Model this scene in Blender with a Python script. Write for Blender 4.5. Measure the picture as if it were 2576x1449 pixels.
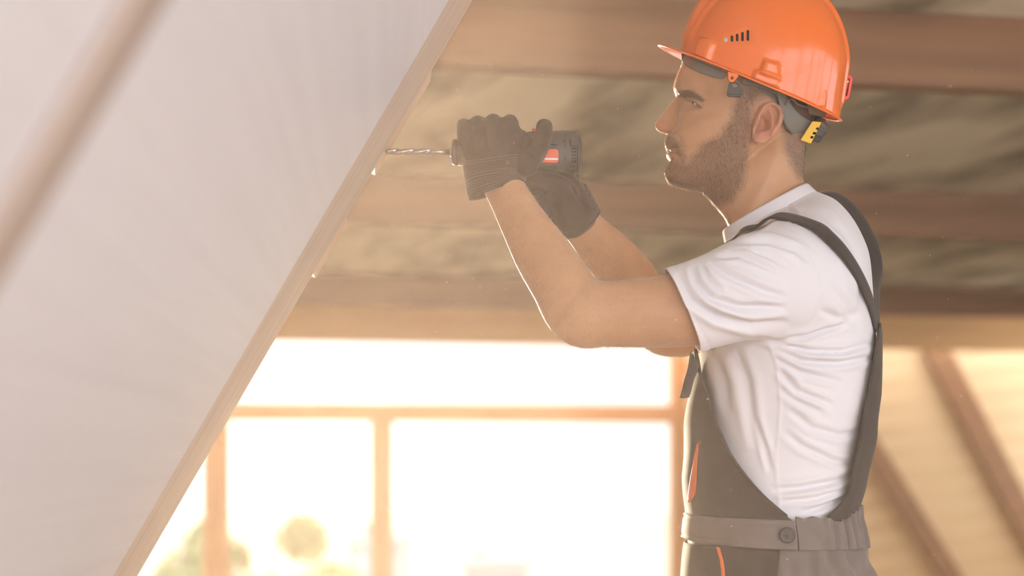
import bpy, bmesh, math, random
import numpy as np
from mathutils import Vector, Matrix
from mathutils.bvhtree import BVHTree
from mathutils import noise as mnoise

for _o in list(bpy.data.objects):
    bpy.data.objects.remove(_o, do_unlink=True)
scene = bpy.context.scene
COL = scene.collection

# ------------------------------------------------------------------ camera
ZC = 1.15                      # eye height
LENS = 62.8
F = LENS / 36.0 * 2576.0       # focal length in pixels
CX, HOR = 1288.0, 1175.0       # principal column, horizon row
cam_d = bpy.data.cameras.new('camera')
cam = bpy.data.objects.new('camera', cam_d)
COL.objects.link(cam)
cam.location = (0, 0, ZC)
cam.rotation_euler = (math.radians(90), 0, 0)
cam_d.lens = LENS
cam_d.sensor_width = 36
cam_d.shift_y = (HOR - 724.5) / 2576.0
cam_d.clip_start = 0.02
cam_d.clip_end = 600
cam_d.dof.use_dof = True
cam_d.dof.focus_distance = 2.62
cam_d.dof.aperture_fstop = 2.5
scene.camera = cam

# ------------------------------------------------------------------ sky, sun, exposure
SUN_PX, SUN_PY = 600.0, 1090.0
sun_dir = Vector(((SUN_PX - CX) / F, 1.0, (HOR - SUN_PY) / F)).normalized()
world = bpy.data.worlds.new('sky')
scene.world = world
world.use_nodes = True
nt = world.node_tree
nt.nodes.clear()
wo = nt.nodes.new('ShaderNodeOutputWorld')
bg = nt.nodes.new('ShaderNodeBackground')
geo = nt.nodes.new('ShaderNodeTexCoord')
dot = nt.nodes.new('ShaderNodeVectorMath'); dot.operation = 'DOT_PRODUCT'
dot.inputs[1].default_value = sun_dir
nt.links.new(geo.outputs['Generated'], dot.inputs[0])
ramp = nt.nodes.new('ShaderNodeValToRGB')
ramp.color_ramp.elements[0].position = 0.5
ramp.color_ramp.elements[0].color = (0.80, 0.88, 1.0, 1)
ramp.color_ramp.elements[1].position = 1.0
ramp.color_ramp.elements[1].color = (1.0, 0.93, 0.86, 1)
nt.links.new(dot.outputs['Value'], ramp.inputs[0])
pw = nt.nodes.new('ShaderNodeMath'); pw.operation = 'POWER'; pw.inputs[1].default_value = 160.0
mx0 = nt.nodes.new('ShaderNodeMath'); mx0.operation = 'MAXIMUM'; mx0.inputs[1].default_value = 0.0
nt.links.new(dot.outputs['Value'], mx0.inputs[0]); nt.links.new(mx0.outputs[0], pw.inputs[0])
mad = nt.nodes.new('ShaderNodeMath'); mad.operation = 'MULTIPLY_ADD'
SKY = 4.9
mad.inputs[1].default_value = 0.7
mr = nt.nodes.new('ShaderNodeMapRange'); mr.inputs['From Min'].default_value = -0.25; mr.inputs['From Max'].default_value = 0.75
mr.inputs['To Min'].default_value = SKY; mr.inputs['To Max'].default_value = 1.45   # sky brightened opposite the sun for fill, dimmed behind the window
nt.links.new(dot.outputs['Value'], mr.inputs['Value']); nt.links.new(mr.outputs[0], mad.inputs[2])
nt.links.new(pw.outputs[0], mad.inputs[0])
nt.links.new(ramp.outputs[0], bg.inputs['Color'])
nt.links.new(mad.outputs[0], bg.inputs['Strength'])
nt.links.new(bg.outputs[0], wo.inputs['Surface'])

sun_d = bpy.data.lights.new('sun', 'SUN')
sun = bpy.data.objects.new('sun', sun_d)
COL.objects.link(sun)
sun_d.energy = 13.0
sun_d.color = (1.0, 0.78, 0.55)
sun_d.angle = math.radians(1.6)
sun.rotation_euler = sun_dir.to_track_quat('Z', 'Y').to_euler()

vs = scene.view_settings
vs.view_transform = 'Standard'; vs.look = 'None'; vs.gamma = 1.0; vs.exposure = 0.0
vs.use_curve_mapping = False
cy = scene.cycles
cy.use_denoising = True
cy.use_adaptive_sampling = True
cy.adaptive_threshold = 0.02
cy.max_bounces = 6; cy.diffuse_bounces = 4; cy.glossy_bounces = 2
cy.transmission_bounces = 3; cy.transparent_max_bounces = 6; cy.volume_bounces = 0
cy.sample_clamp_indirect = 6.0
cy.caustics_reflective = False; cy.caustics_refractive = False

# ------------------------------------------------------------------ coordinates
YAW = math.radians(11.5)       # the building is turned a little to the camera
cu, su = math.cos(YAW), math.sin(YAW)

def P(px, py, Y):
    return Vector(((px - CX) / F * Y, Y, ZC + (HOR - py) / F * Y))

def B(u, v, z):
    return Vector((u * cu - v * su, u * su + v * cu, z))

def at_v(px, py, v):
    """world point on the view ray through a pixel at building depth v, as (u, z)"""
    dx = (px - CX) / F
    t = v / (-su * dx + cu)
    return t * (cu * dx + su), ZC + (HOR - py) / F * t

# ------------------------------------------------------------------ materials
MATS = {}
def mat(name, color, rough=0.7, metal=0.0, spec=0.4, bump=None, var=None, sss=None, sheen=0.0, coat=0.0, transl=0.0):
    """var = (scale xyz, second colour, low, high, detail); bump = (scale xyz, strength, distance)"""
    m = bpy.data.materials.new(name); m.use_nodes = True
    n = m.node_tree.nodes; l = m.node_tree.links
    b = n['Principled BSDF']
    b.inputs['Base Color'].default_value = (*color, 1)
    b.inputs['Roughness'].default_value = rough
    b.inputs['Metallic'].default_value = metal
    b.inputs['Specular IOR Level'].default_value = spec
    b.inputs['Coat Weight'].default_value = coat
    b.inputs['Coat Roughness'].default_value = 0.05
    b.inputs['Sheen Weight'].default_value = sheen
    if sss:
        b.inputs['Subsurface Weight'].default_value = sss[0]
        b.inputs['Subsurface Radius'].default_value = sss[1]
        b.inputs['Subsurface Scale'].default_value = sss[2]
    tc = n.new('ShaderNodeTexCoord')
    if var:
        mp = n.new('ShaderNodeMapping'); mp.inputs['Scale'].default_value = var[0]
        if len(var) > 5: mp.inputs['Rotation'].default_value = var[5]
        ns = n.new('ShaderNodeTexNoise'); ns.inputs['Scale'].default_value = 1.0
        ns.inputs['Detail'].default_value = var[4] if len(var) > 4 else 3.0
        cr = n.new('ShaderNodeValToRGB')
        cr.color_ramp.elements[0].position = var[2]; cr.color_ramp.elements[0].color = (*color, 1)
        cr.color_ramp.elements[1].position = var[3]; cr.color_ramp.elements[1].color = (*var[1], 1)
        l.new(tc.outputs['Object'], mp.inputs[0]); l.new(mp.outputs[0], ns.inputs[0])
        l.new(ns.outputs[0], cr.inputs[0]); l.new(cr.outputs[0], b.inputs['Base Color'])
    if bump:
        mp2 = n.new('ShaderNodeMapping'); mp2.inputs['Scale'].default_value = bump[0]
        n2 = n.new('ShaderNodeTexNoise'); n2.inputs['Scale'].default_value = 1.0; n2.inputs['Detail'].default_value = 3.0
        bp = n.new('ShaderNodeBump'); bp.inputs['Strength'].default_value = bump[1]; bp.inputs['Distance'].default_value = bump[2]
        l.new(tc.outputs['Object'], mp2.inputs[0]); l.new(mp2.outputs[0], n2.inputs[0])
        l.new(n2.outputs[0], bp.inputs['Height']); l.new(bp.outputs[0], b.inputs['Normal'])
    if transl > 0:
        tr = n.new('ShaderNodeBsdfTranslucent'); tr.inputs[0].default_value = (*color, 1)
        mxs = n.new('ShaderNodeMixShader'); mxs.inputs[0].default_value = transl
        out = n['Material Output']
        l.new(b.outputs[0], mxs.inputs[1]); l.new(tr.outputs[0], mxs.inputs[2]); l.new(mxs.outputs[0], out.inputs['Surface'])
    MATS[name] = m
    return m

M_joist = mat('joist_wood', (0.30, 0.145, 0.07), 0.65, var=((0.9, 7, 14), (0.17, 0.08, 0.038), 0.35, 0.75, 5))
M_orange = mat('window_wood', (0.60, 0.27, 0.085), 0.6, var=((3, 3, 0.8), (0.50, 0.21, 0.06), 0.3, 0.8))
M_deck = mat('deck_boards', (0.72, 0.66, 0.50), 0.8, var=((2.6, 0.62, 1), (0.17, 0.14, 0.09), 0.44, 0.66, 4, (0, 0, -0.35)))
M_floor = mat('floor_boards', (0.60, 0.45, 0.30), 0.6, var=((8, 0.8, 1), (0.5, 0.36, 0.22), 0.35, 0.7))
M_wall = mat('wall_board', (0.70, 0.58, 0.44), 0.8, var=((1, 1, 1), (0.62, 0.50, 0.36), 0.3, 0.7))
M_slope = mat('slope_boards', (0.84, 0.58, 0.31), 0.7, var=((0.5, 0.7, 9), (0.66, 0.42, 0.20), 0.38, 0.68, 3))
M_rafter = mat('rafter_wood', (0.34, 0.16, 0.065), 0.7, var=((9, 9, 1), (0.27, 0.125, 0.05), 0.3, 0.8))
M_panel = mat('panel_board', (0.86, 0.85, 0.88), 0.45, var=((0.8, 0.8, 60), (0.80, 0.78, 0.80), 0.3, 0.8), bump=((4, 4, 200), 0.2, 0.001))
M_edge = mat('panel_timber', (0.78, 0.66, 0.55), 0.6, var=((230, 230, 1.6), (0.60, 0.48, 0.38), 0.36, 0.66, 2))
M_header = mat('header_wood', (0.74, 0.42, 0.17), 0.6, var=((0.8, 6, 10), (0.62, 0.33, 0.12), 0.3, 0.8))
M_slat = mat('slat_wood', (0.80, 0.62, 0.45), 0.6)
M_batten = mat('batten_wood', (0.52, 0.42, 0.34), 0.7, var=((30, 30, 1.5), (0.34, 0.25, 0.19), 0.3, 0.7))

# ------------------------------------------------------------------ object helpers
def link(name, me, m=None, parent=None):
    o = bpy.data.objects.new(name, me)
    COL.objects.link(o)
    if m is not None and me is not None:
        me.materials.append(m)
    if parent is not None:
        o.parent = parent
        o.matrix_parent_inverse = parent.matrix_basis.inverted()
    return o

def tag(o, label=None, cat=None, group=None, kind=None):
    if label: o['label'] = label
    if cat: o['category'] = cat
    if group: o['group'] = group
    if kind: o['kind'] = kind
    return o

def empty(name, loc=(0, 0, 0)):
    o = bpy.data.objects.new(name, None)
    COL.objects.link(o); o.location = loc
    o.empty_display_size = 0.05
    return o

def mesh(name, verts, faces, m=None, parent=None, smooth=True):
    me = bpy.data.meshes.new(name)
    me.from_pydata([tuple(v) for v in verts], [], [tuple(f) for f in faces])
    me.validate()
    if smooth:
        me.polygons.foreach_set('use_smooth', [True] * len(me.polygons))
    o = link(name, me, m, parent)
    return o

def bm_obj(name, bm, m=None, parent=None, smooth=False):
    me = bpy.data.meshes.new(name); bm.to_mesh(me); bm.free()
    if smooth: me.polygons.foreach_set('use_smooth', [True] * len(me.polygons))
    return link(name, me, m, parent)

def box_bm(sx, sy, sz, bevel=0.0, seg=2):
    bm = bmesh.new()
    bmesh.ops.create_cube(bm, size=1.0, matrix=Matrix.Diagonal((sx, sy, sz, 1)))
    if bevel > 0:
        bmesh.ops.bevel(bm, geom=bm.edges[:], offset=bevel, segments=seg, affect='EDGES', profile=0.7)
    return bm

def bbox(name, u0, u1, v0, v1, z0, z1, m, bevel=0.004, parent=None):
    """a bevelled box in building axes"""
    bm = box_bm(abs(u1 - u0), abs(v1 - v0), abs(z1 - z0), bevel)
    o = bm_obj(name, bm, m)
    o.location = B((u0 + u1) / 2, (v0 + v1) / 2, (z0 + z1) / 2)
    o.rotation_euler = (0, 0, YAW)
    if parent is not None:
        o.parent = parent; o.matrix_parent_inverse = parent.matrix_basis.inverted()
    return o

# ------------------------------------------------------------------ room shell
CEIL = ZC + 1.05               # underside of the joists
JH = 0.20
DECK = CEIL + JH
V0, V1 = -1.7, 14.6            # gable walls behind the camera and behind the man
UL, UR = -2.6, 8.4
tag(bbox('floor', UL - 0.3, UR + 0.3, V0 - 0.3, V1 + 0.3, -0.15, 0.0, M_floor, 0), kind='structure')
tag(bbox('ceiling', UL - 0.3, UR + 0.3, V0 - 0.3, V1 - 0.85, DECK, DECK + 0.12, M_deck, 0), kind='structure')  # stops short of the window wall, a gap added for sky light
tag(bbox('wall_left', UL - 0.12, UL, 3.6, V1, 0, DECK, M_wall, 0), kind='structure')
# right-hand wall, unseen openings added to let in sky light
r_root = empty('wall_right', B(UR, 5, 0)); tag(r_root, kind='structure')
for (a, b, z0, z1) in [(V0, V1, 0, 0.7), (V0, V1, 2.05, DECK), (V0, -1.8, 0.7, 2.05), (0.9, 1.2, 0.7, 2.05), (3.8, 10.5, 0.7, 2.05)]:
    bbox('wall_board', UR, UR + 0.12, a, b, z0, z1, M_wall, 0, r_root)

# ceiling joists: (name row, v of the camera-facing side)
def row_v(px, py, h):
    t = F * h / (HOR - py)
    dx = (px - CX) / F
    return t * (-su * dx + cu)
jl = ['nearest and topmost wooden ceiling joist, passing behind the orange helmet',
      'middle wooden ceiling joist crossing behind the drill and the collar',
      'low wooden ceiling joist just above the window header, seen over the forearms']
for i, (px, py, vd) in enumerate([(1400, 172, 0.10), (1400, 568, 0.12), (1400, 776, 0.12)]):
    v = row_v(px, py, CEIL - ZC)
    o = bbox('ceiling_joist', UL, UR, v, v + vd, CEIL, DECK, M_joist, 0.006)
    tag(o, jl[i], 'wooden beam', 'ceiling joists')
# joist over the camera, beyond the frame but above the helmet
v = row_v(1400, -420, CEIL - ZC)
tag(bbox('ceiling_joist', UL, UR, v, v + 0.10, CEIL, DECK, M_joist, 0.006), 'wooden ceiling joist nearest above the viewer, over the top edge', 'wooden beam', 'ceiling joists')

# header beam over the window wall
vh = V1 - 0.9
uu, zb = at_v(1300, 863, vh)
uu2, zt = at_v(1300, 790, vh)
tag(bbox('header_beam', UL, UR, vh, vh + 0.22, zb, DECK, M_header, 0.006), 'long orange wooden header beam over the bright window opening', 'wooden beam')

# window wall: framing of the big unglazed opening
win = empty('window_1', B(1.0, V1, 0)); tag(win, kind='structure')
def uv_of(px, py): return at_v(px, py, V1)
ulw, zrt = uv_of(1000, 1014)
_, zrb = uv_of(1000, 1061)
uR0, _ = uv_of(1693, 1200); uR1, _ = uv_of(1737, 1200)
bbox('rail', UL, uR1, V1, V1 + 0.12, zrb, zrt, M_orange, 0.004, win)
for (a, b) in [(511, 578), (936, 989)]:
    u0, _ = uv_of(a, 1200); u1, _ = uv_of(b, 1200)
    bbox('post', u0, u1, V1 + 0.01, V1 + 0.13, 0.0, zrb, M_orange, 0.004, win)
bbox('post', uR0, uR1, V1 - 0.01, V1 + 0.13, 0.0, zt + 0.1, M_orange, 0.004, win)
bbox('sill', UL, uR1, V1, V1 + 0.14, 0.0, 0.16, M_orange, 0.004, win)
# boarded back wall right of the window, with diagonal braces
tag(bbox('wall_back', uR1, UR + 0.2, V1 + 0.02, V1 + 0.12, 0, DECK, M_wall, 0), kind='structure')

# plank wall with diagonal braces, right of the window, under an unseen ceiling gap added to light it
sl = empty('plank_wall', B(4.8, V1 - 0.1, 0)); tag(sl, 'pale plank wall crossed by brown diagonal braces behind the man\'s back', 'plank wall')
def lean(name, uc, v, zc_, L, h, th, a, m, parent):
    o = bm_obj(name, box_bm(L, th, h, 0.004), m)
    o.location = B(uc, v, zc_)
    o.rotation_euler = (Matrix.Rotation(YAW, 3, 'Z') @ Matrix.Rotation(-a, 3, 'Y')).to_euler()
    o.parent = parent; o.matrix_parent_inverse = parent.matrix_basis.inverted()
    return o
ua, _ = at_v(1750, 1100, V1); ub, _ = at_v(2720, 1100, V1)
for k in range(16):
    lean('plank', (ua + ub) / 2, V1 - 0.05, 2.75 - k * 0.205, (ub - ua) * 1.06, 0.200, 0.03, math.radians(9), M_slope, sl)
def brace(p0, p1, v, w=0.13, th=0.07):
    u0, z0 = at_v(p0[0], p0[1], v); u1, z1 = at_v(p1[0], p1[1], v)
    lean('brace', (u0 + u1) / 2, v, (z0 + z1) / 2, math.hypot(u1 - u0, z1 - z0), w, th, math.atan2(z1 - z0, u1 - u0), M_rafter, sl)
brace((2345, 860), (2625, 1400), V1 - 0.14, 0.21)
brace((2125, 1020), (2440, 1530), V1 - 0.14, 0.17)

# gable behind the camera: unglazed opening between posts
g_root = empty('window_2', B(1.5, V0, 0)); tag(g_root, kind='structure')
bbox('rail', UL, UR, V0 - 0.12, V0, 1.42, 1.50, M_orange, 0, g_root)
for u in [UL, -0.9, 0.8, 2.5, 4.2, 6.2, UR - 0.12]:
    bbox('post', u, u + 0.12, V0 - 0.12, V0, 0, DECK, M_orange, 0, g_root)
bbox('sill', UL, UR, V0 - 0.12, V0, 0, 0.35, M_orange, 0, g_root)

# ------------------------------------------------------------------ sloping panel being drilled
PSI = math.radians(4.0); TH = math.radians(60.04)
Pd = P(968, 380, 2.68)
rdir = Vector((math.cos(TH) * math.cos(PSI), math.cos(TH) * math.sin(PSI), math.sin(TH)))
edir = Vector((-math.sin(PSI), math.cos(PSI), 0))          # away from the viewer
ndir = rdir.cross(edir).normalized()
if ndir.z > 0: ndir = -ndir                                  # into the room, down right
PM = Matrix((edir, ndir, rdir)).transposed().to_4x4()        # local x = away, y = room side, z = up the slope
def slope_box(name, e0, e1, n0, n1, r0, r1, m, parent, bevel=0.003):
    bm = box_bm(abs(e1 - e0), abs(n1 - n0), abs(r1 - r0), bevel)
    o = bm_obj(name, bm, m)
    o.matrix_world = Matrix.Translation(Pd + edir * (e0 + e1) / 2 + ndir * (n0 + n1) / 2 + rdir * (r0 + r1) / 2) @ PM
    o.parent = parent; o.matrix_parent_inverse = parent.matrix_basis.inverted()
    return o
r_lo = -(Pd.z - 0.01) / math.sin(TH); r_hi = (CEIL - 0.01 - Pd.z) / math.sin(TH)
pan = empty('roof_panel', (Pd + rdir * r_lo))
tag(pan, 'large pale sloping roof panel on the left, drilled at its timber edge', 'panel')
slope_box('timber_edge', -0.30, 0.0, -0.05, 0.0, r_lo + 0.03, r_hi - 0.03, M_edge, pan)
slope_box('face_board', -2.5, -0.302, -0.05, 0.0, r_lo + 0.03, r_hi - 0.03, M_panel, pan, 0.002)
slope_box('batten', -1.755, -1.705, 0.0, 0.010, r_lo + 0.05, r_hi - 0.05, M_batten, pan)

def r_at(py):   # distance up the slope where the edge is seen in row py
    best = min((abs(HOR - F * ((Pd + rdir * q).z - ZC) / (Pd + rdir * q).y - py), q) for q in [i * .004 for i in range(-300, 400)])
    return best[1]
for (ya, yb) in [(172, 420), (540, 688)]:
    slope_box('slat', 0.002, 0.085, -0.035, -0.001, r_at(yb), r_at(ya), M_slat, pan)
# ------------------------------------------------------------------ shape helpers
YM = 2.70                       # the man's middle plane
def M0(px, py): return P(px, py, YM)

def ring_loft(rings, close_u=True, cap=True):
    """rings: list of equally long point lists"""
    n = len(rings[0]); V = [p for r in rings for p in r]; Fc = []
    for i in range(len(rings) - 1):
        for j in range(n if close_u else n - 1):
            a = i * n + j; b = i * n + (j + 1) % n
            Fc.append((a, b, b + n, a + n))
    if cap and close_u:
        Fc.append(tuple(reversed(range(n)))); Fc.append(tuple(range((len(rings) - 1) * n, len(rings) * n)))
    return V, Fc

def interp(xs, ys, x): return float(np.interp(x, xs, ys))

def smooth_path(pts, n):
    """Catmull-Rom through tuples of equal length, n samples per span"""
    A = [np.array(p, float) for p in pts]
    A = [2 * A[0] - A[1]] + A + [2 * A[-1] - A[-2]]
    out = []
    for i in range(1, len(A) - 2):
        for k in range(n):
            t = k / n
            out.append(0.5 * ((2 * A[i]) + (-A[i - 1] + A[i + 1]) * t + (2 * A[i - 1] - 5 * A[i] + 4 * A[i + 1] - A[i + 2]) * t * t
                              + (-A[i - 1] + 3 * A[i] - 3 * A[i + 1] + A[i + 2]) * t ** 3))
    out.append(A[-2])
    return out

def tube(pts, n=6, seg=28, round_ends=True, side=Vector((0, 1, 0)), expo=2.0):
    """pts: (px, py, Y, r_in_plane, r_depth); an elliptic tube with rounded ends"""
    w = [(*P(p[0], p[1], p[2]), p[3], p[4]) for p in pts]
    return tube_w(w, n, seg, round_ends, side, expo)

def tube_w(w, n=6, seg=28, round_ends=True, side=Vector((0, 1, 0)), expo=2.0):
    s = smooth_path(w, n)
    C = [Vector(a[:3]) for a in s]; RA = [a[3] for a in s]; RB = [a[4] for a in s]
    T = []
    for i in range(len(C)):
        T.append((C[min(i + 1, len(C) - 1)] - C[max(i - 1, 0)]).normalized())
    if round_ends:
        for end in (0, -1):
            t = T[end] * (-1 if end == 0 else 1)
            c0, a0, b0, t0 = C[end], RA[end], RB[end], T[end]
            r = min(a0, b0); ex = []
            for k in range(1, 5):
                an = k / 4.3 * math.pi / 2
                ex.append((c0 + t * r * math.sin(an), a0 - r + r * math.cos(an) if a0 > r else a0 * math.cos(an), b0 - r + r * math.cos(an) if b0 > r else b0 * math.cos(an), t0))
            if end == 0:
                ex.reverse()
                C = [e[0] for e in ex] + C; RA = [e[1] for e in ex] + RA; RB = [e[2] for e in ex] + RB; T = [e[3] for e in ex] + T
            else:
                C += [e[0] for e in ex]; RA += [e[1] for e in ex]; RB += [e[2] for e in ex]; T += [e[3] for e in ex]
    rings = []
    for c, ra, rb, t in zip(C, RA, RB, T):
        a = t.cross(side)
        if a.length < 1e-3: a = t.cross(Vector((0.3, 0, 1)))
        a.normalize(); b = a.cross(t).normalized()
        rg = []
        for j in range(seg):
            th = 2 * math.pi * j / seg
            cc, ss = math.cos(th), math.sin(th)
            k = (abs(cc) ** expo + abs(ss) ** expo) ** (-1 / expo)
            rg.append(c + a * ra * cc * k + b * rb * ss * k)
        rings.append(rg)
    return ring_loft(rings)

def ball(c, r, seg=20):
    """c world point, r radius or (rx, ry, rz)"""
    if not hasattr(r, '__len__'): r = (r, r, r)
    rings = []
    for i in range(1, seg // 2):
        th = math.pi * i / (seg // 2)
        rings.append([Vector((c[0] + r[0] * math.sin(th) * math.cos(2 * math.pi * j / seg), c[1] + r[1] * math.sin(th) * math.sin(2 * math.pi * j / seg), c[2] + r[2] * math.cos(th))) for j in range(seg)])
    return ring_loft(rings)

def union_remesh(name, pieces, voxel, smooth_it=4, fac=0.5):
    V, Fc = [], []
    for v, f in pieces:
        o = len(V); V += [tuple(x) for x in v]; Fc += [tuple(i + o for i in q) for q in f]
    me = bpy.data.meshes.new(name + '_raw'); me.from_pydata(V, [], Fc)
    bm = bmesh.new(); bm.from_mesh(me)
    bmesh.ops.recalc_face_normals(bm, faces=bm.faces[:]); bm.to_mesh(me); bm.free()
    o = bpy.data.objects.new(name + '_raw', me); COL.objects.link(o)
    r = o.modifiers.new('r', 'REMESH'); r.mode = 'VOXEL'; r.voxel_size = voxel
    s = o.modifiers.new('s', 'SMOOTH'); s.factor = fac; s.iterations = smooth_it
    dg = bpy.context.evaluated_depsgraph_get()
    out = bpy.data.meshes.new_from_object(o.evaluated_get(dg))
    bpy.data.objects.remove(o, do_unlink=True); bpy.data.meshes.remove(me)
    out.name = name
    out.polygons.foreach_set('use_smooth', [True] * len(out.polygons))
    return out

def get_co(me):
    a = np.empty(len(me.vertices) * 3, np.float32); me.vertices.foreach_get('co', a); return a.reshape(-1, 3).astype(float)
def set_co(me, a): me.vertices.foreach_set('co', a.astype(np.float32).ravel()); me.update()
def get_no(me):
    a = np.empty(len(me.vertices) * 3, np.float32); me.vertices.foreach_get('normal', a); return a.reshape(-1, 3).astype(float)

def near_px(co, ym=YM):
    """where the photo shows a point of the body, both halves folded onto the near half"""
    y = np.where(co[:, 1] > ym, 2 * ym - co[:, 1], co[:, 1])
    return CX + F * co[:, 0] / y, HOR - F * (co[:, 2] - ZC) / y

def dist_poly(px, py, pts):
    d = np.full(px.shape, 1e9); t_along = np.zeros(px.shape)
    L = [0.0]
    for (a, b) in zip(pts[:-1], pts[1:]): L.append(L[-1] + math.hypot(b[0] - a[0], b[1] - a[1]))
    for i in range(len(pts) - 1):
        ax, ay = pts[i]; bx, by = pts[i + 1]
        vx, vy = bx - ax, by - ay; l2 = vx * vx + vy * vy + 1e-9
        t = np.clip(((px - ax) * vx + (py - ay) * vy) / l2, 0, 1)
        dd = np.hypot(px - ax - t * vx, py - ay - t * vy)
        m = dd < d
        d = np.where(m, dd, d); t_along = np.where(m, (L[i] + t * math.sqrt(l2)) / L[-1], t_along)
    return d, t_along

def in_poly(px, py, pts):
    ins = np.zeros(px.shape, bool); n = len(pts)
    for i in range(n):
        x0, y0 = pts[i]; x1, y1 = pts[(i + 1) % n]
        if y0 == y1: continue
        c = ((y0 > py) != (y1 > py)) & (px < (x1 - x0) * (py - y0) / (y1 - y0) + x0)
        ins ^= c
    return ins

def poly_mask(px, py, pts, soft):
    d, _ = dist_poly(px, py, pts + [pts[0]])
    s = np.where(in_poly(px, py, pts), d, -d)
    return np.clip(0.5 + s / (2 * soft), 0, 1)

def gauss(px, py, cx, cy, sx, sy, rot=0.0):
    c, s = math.cos(rot), math.sin(rot)
    a = (px - cx) * c + (py - cy) * s; b = -(px - cx) * s + (py - cy) * c
    return np.exp(-(a / sx) ** 2 - (b / sy) ** 2)

# ------------------------------------------------------------------ the man's body: head, neck, trunk, arms, hands, legs in one surface
HY = [40, 50, 70, 100, 130, 159, 184, 203, 222, 238, 245, 262, 285, 305, 325, 337, 345, 355, 368, 376, 381, 387, 395, 405, 412, 419, 433, 449, 461, 468, 474, 480]
HF = [1880, 1800, 1762, 1738, 1726, 1719, 1706, 1698, 1695, 1702, 1706, 1707, 1704, 1700, 1692, 1683, 1676, 1672, 1673, 1679, 1684, 1678, 1679, 1688, 1682, 1677, 1671, 1675, 1683, 1700, 1722, 1755]
WY = [40, 50, 70, 100, 140, 180, 220, 260, 300, 330, 370, 400, 420, 440, 455, 470, 480]
WW = [.020, .036, .060, .073, .077, .0755, .0735, .0715, .0705, .0685, .064, .060, .056, .050, .041, .028, .016]
XWY = [40, 100, 260, 330, 400, 440, 480]; XWX = [1890, 1890, 1885, 1880, 1852, 1822, 1760]
BY = [40, 50, 70, 100, 150, 200, 250, 300, 340, 370, 400, 420, 440, 455, 470, 480]
BX = [1892, 1980, 2015, 2040, 2055, 2058, 2055, 2043, 2020, 1970, 1900, 1880, 1862, 1837, 1796, 1768]
NY = [241, 247, 253, 264, 280, 299, 306, 313, 320, 326, 331, 335, 338]
NX = [1706, 1699, 1693, 1684, 1670, 1656, 1651, 1648, 1648.5, 1652, 1659, 1673, 1684]

def head_rings():
    rings = []
    for py in np.arange(42, 480.5, 1.6):
        xf, xb, xw, w = interp(HY, HF, py), interp(BY, BX, py), interp(XWY, XWX, py), interp(WY, WW, py)
        N = 0.0
        if 241 <= py <= 338: N = max(0.0, xf - interp(NY, NX, py))
        wn = interp([241, 262, 300, 318, 335], [.0065, .0075, .0105, .0125, .012], py)
        z = ZC + (HOR - py) / F * YM
        r = []
        K = 150
        for j in range(K):
            th = 2 * math.pi * j / K
            cc, ss = math.cos(th), math.sin(th)          # th = pi is the front
            if cc < 0:
                e = interp([300, 420, 480], [2.35, 2.2, 2.0], py); a = (xw - xf)
            else:
                e = 2.1; a = (xb - xw)
            k = (abs(cc) ** e + abs(ss) ** e) ** (-1 / e)
            x = xw + a * cc * k; y = w * ss * k
            if cc < 0 and N > 0: x -= N * math.exp(-(abs(y) / wn) ** 2.3)
            r.append(Vector(((x - CX) / F * YM, YM + y, z)))
        rings.append(r)
    return ring_loft(rings)

def sec_loft(secs, n=5, K=56, expo=2.3, cap=True, dy=0.0):
    """secs: (front px, front py, back px, back py, half width); sections of the trunk"""
    s = smooth_path(secs, n); rings = []
    for q in s:
        f = M0(q[0], q[1]); b = M0(q[2], q[3]); c = (f + b) / 2; a = (b - f) / 2
        rg = []
        for j in range(K):
            th = 2 * math.pi * j / K; cc, ss = math.cos(th), math.sin(th)
            k = (abs(cc) ** expo + abs(ss) ** expo) ** (-1 / expo)
            rg.append(c + a * cc * k + Vector((0, q[4] * ss * k + dy, 0)))
        rings.append(rg)
    return ring_loft(rings, cap=cap)

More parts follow.
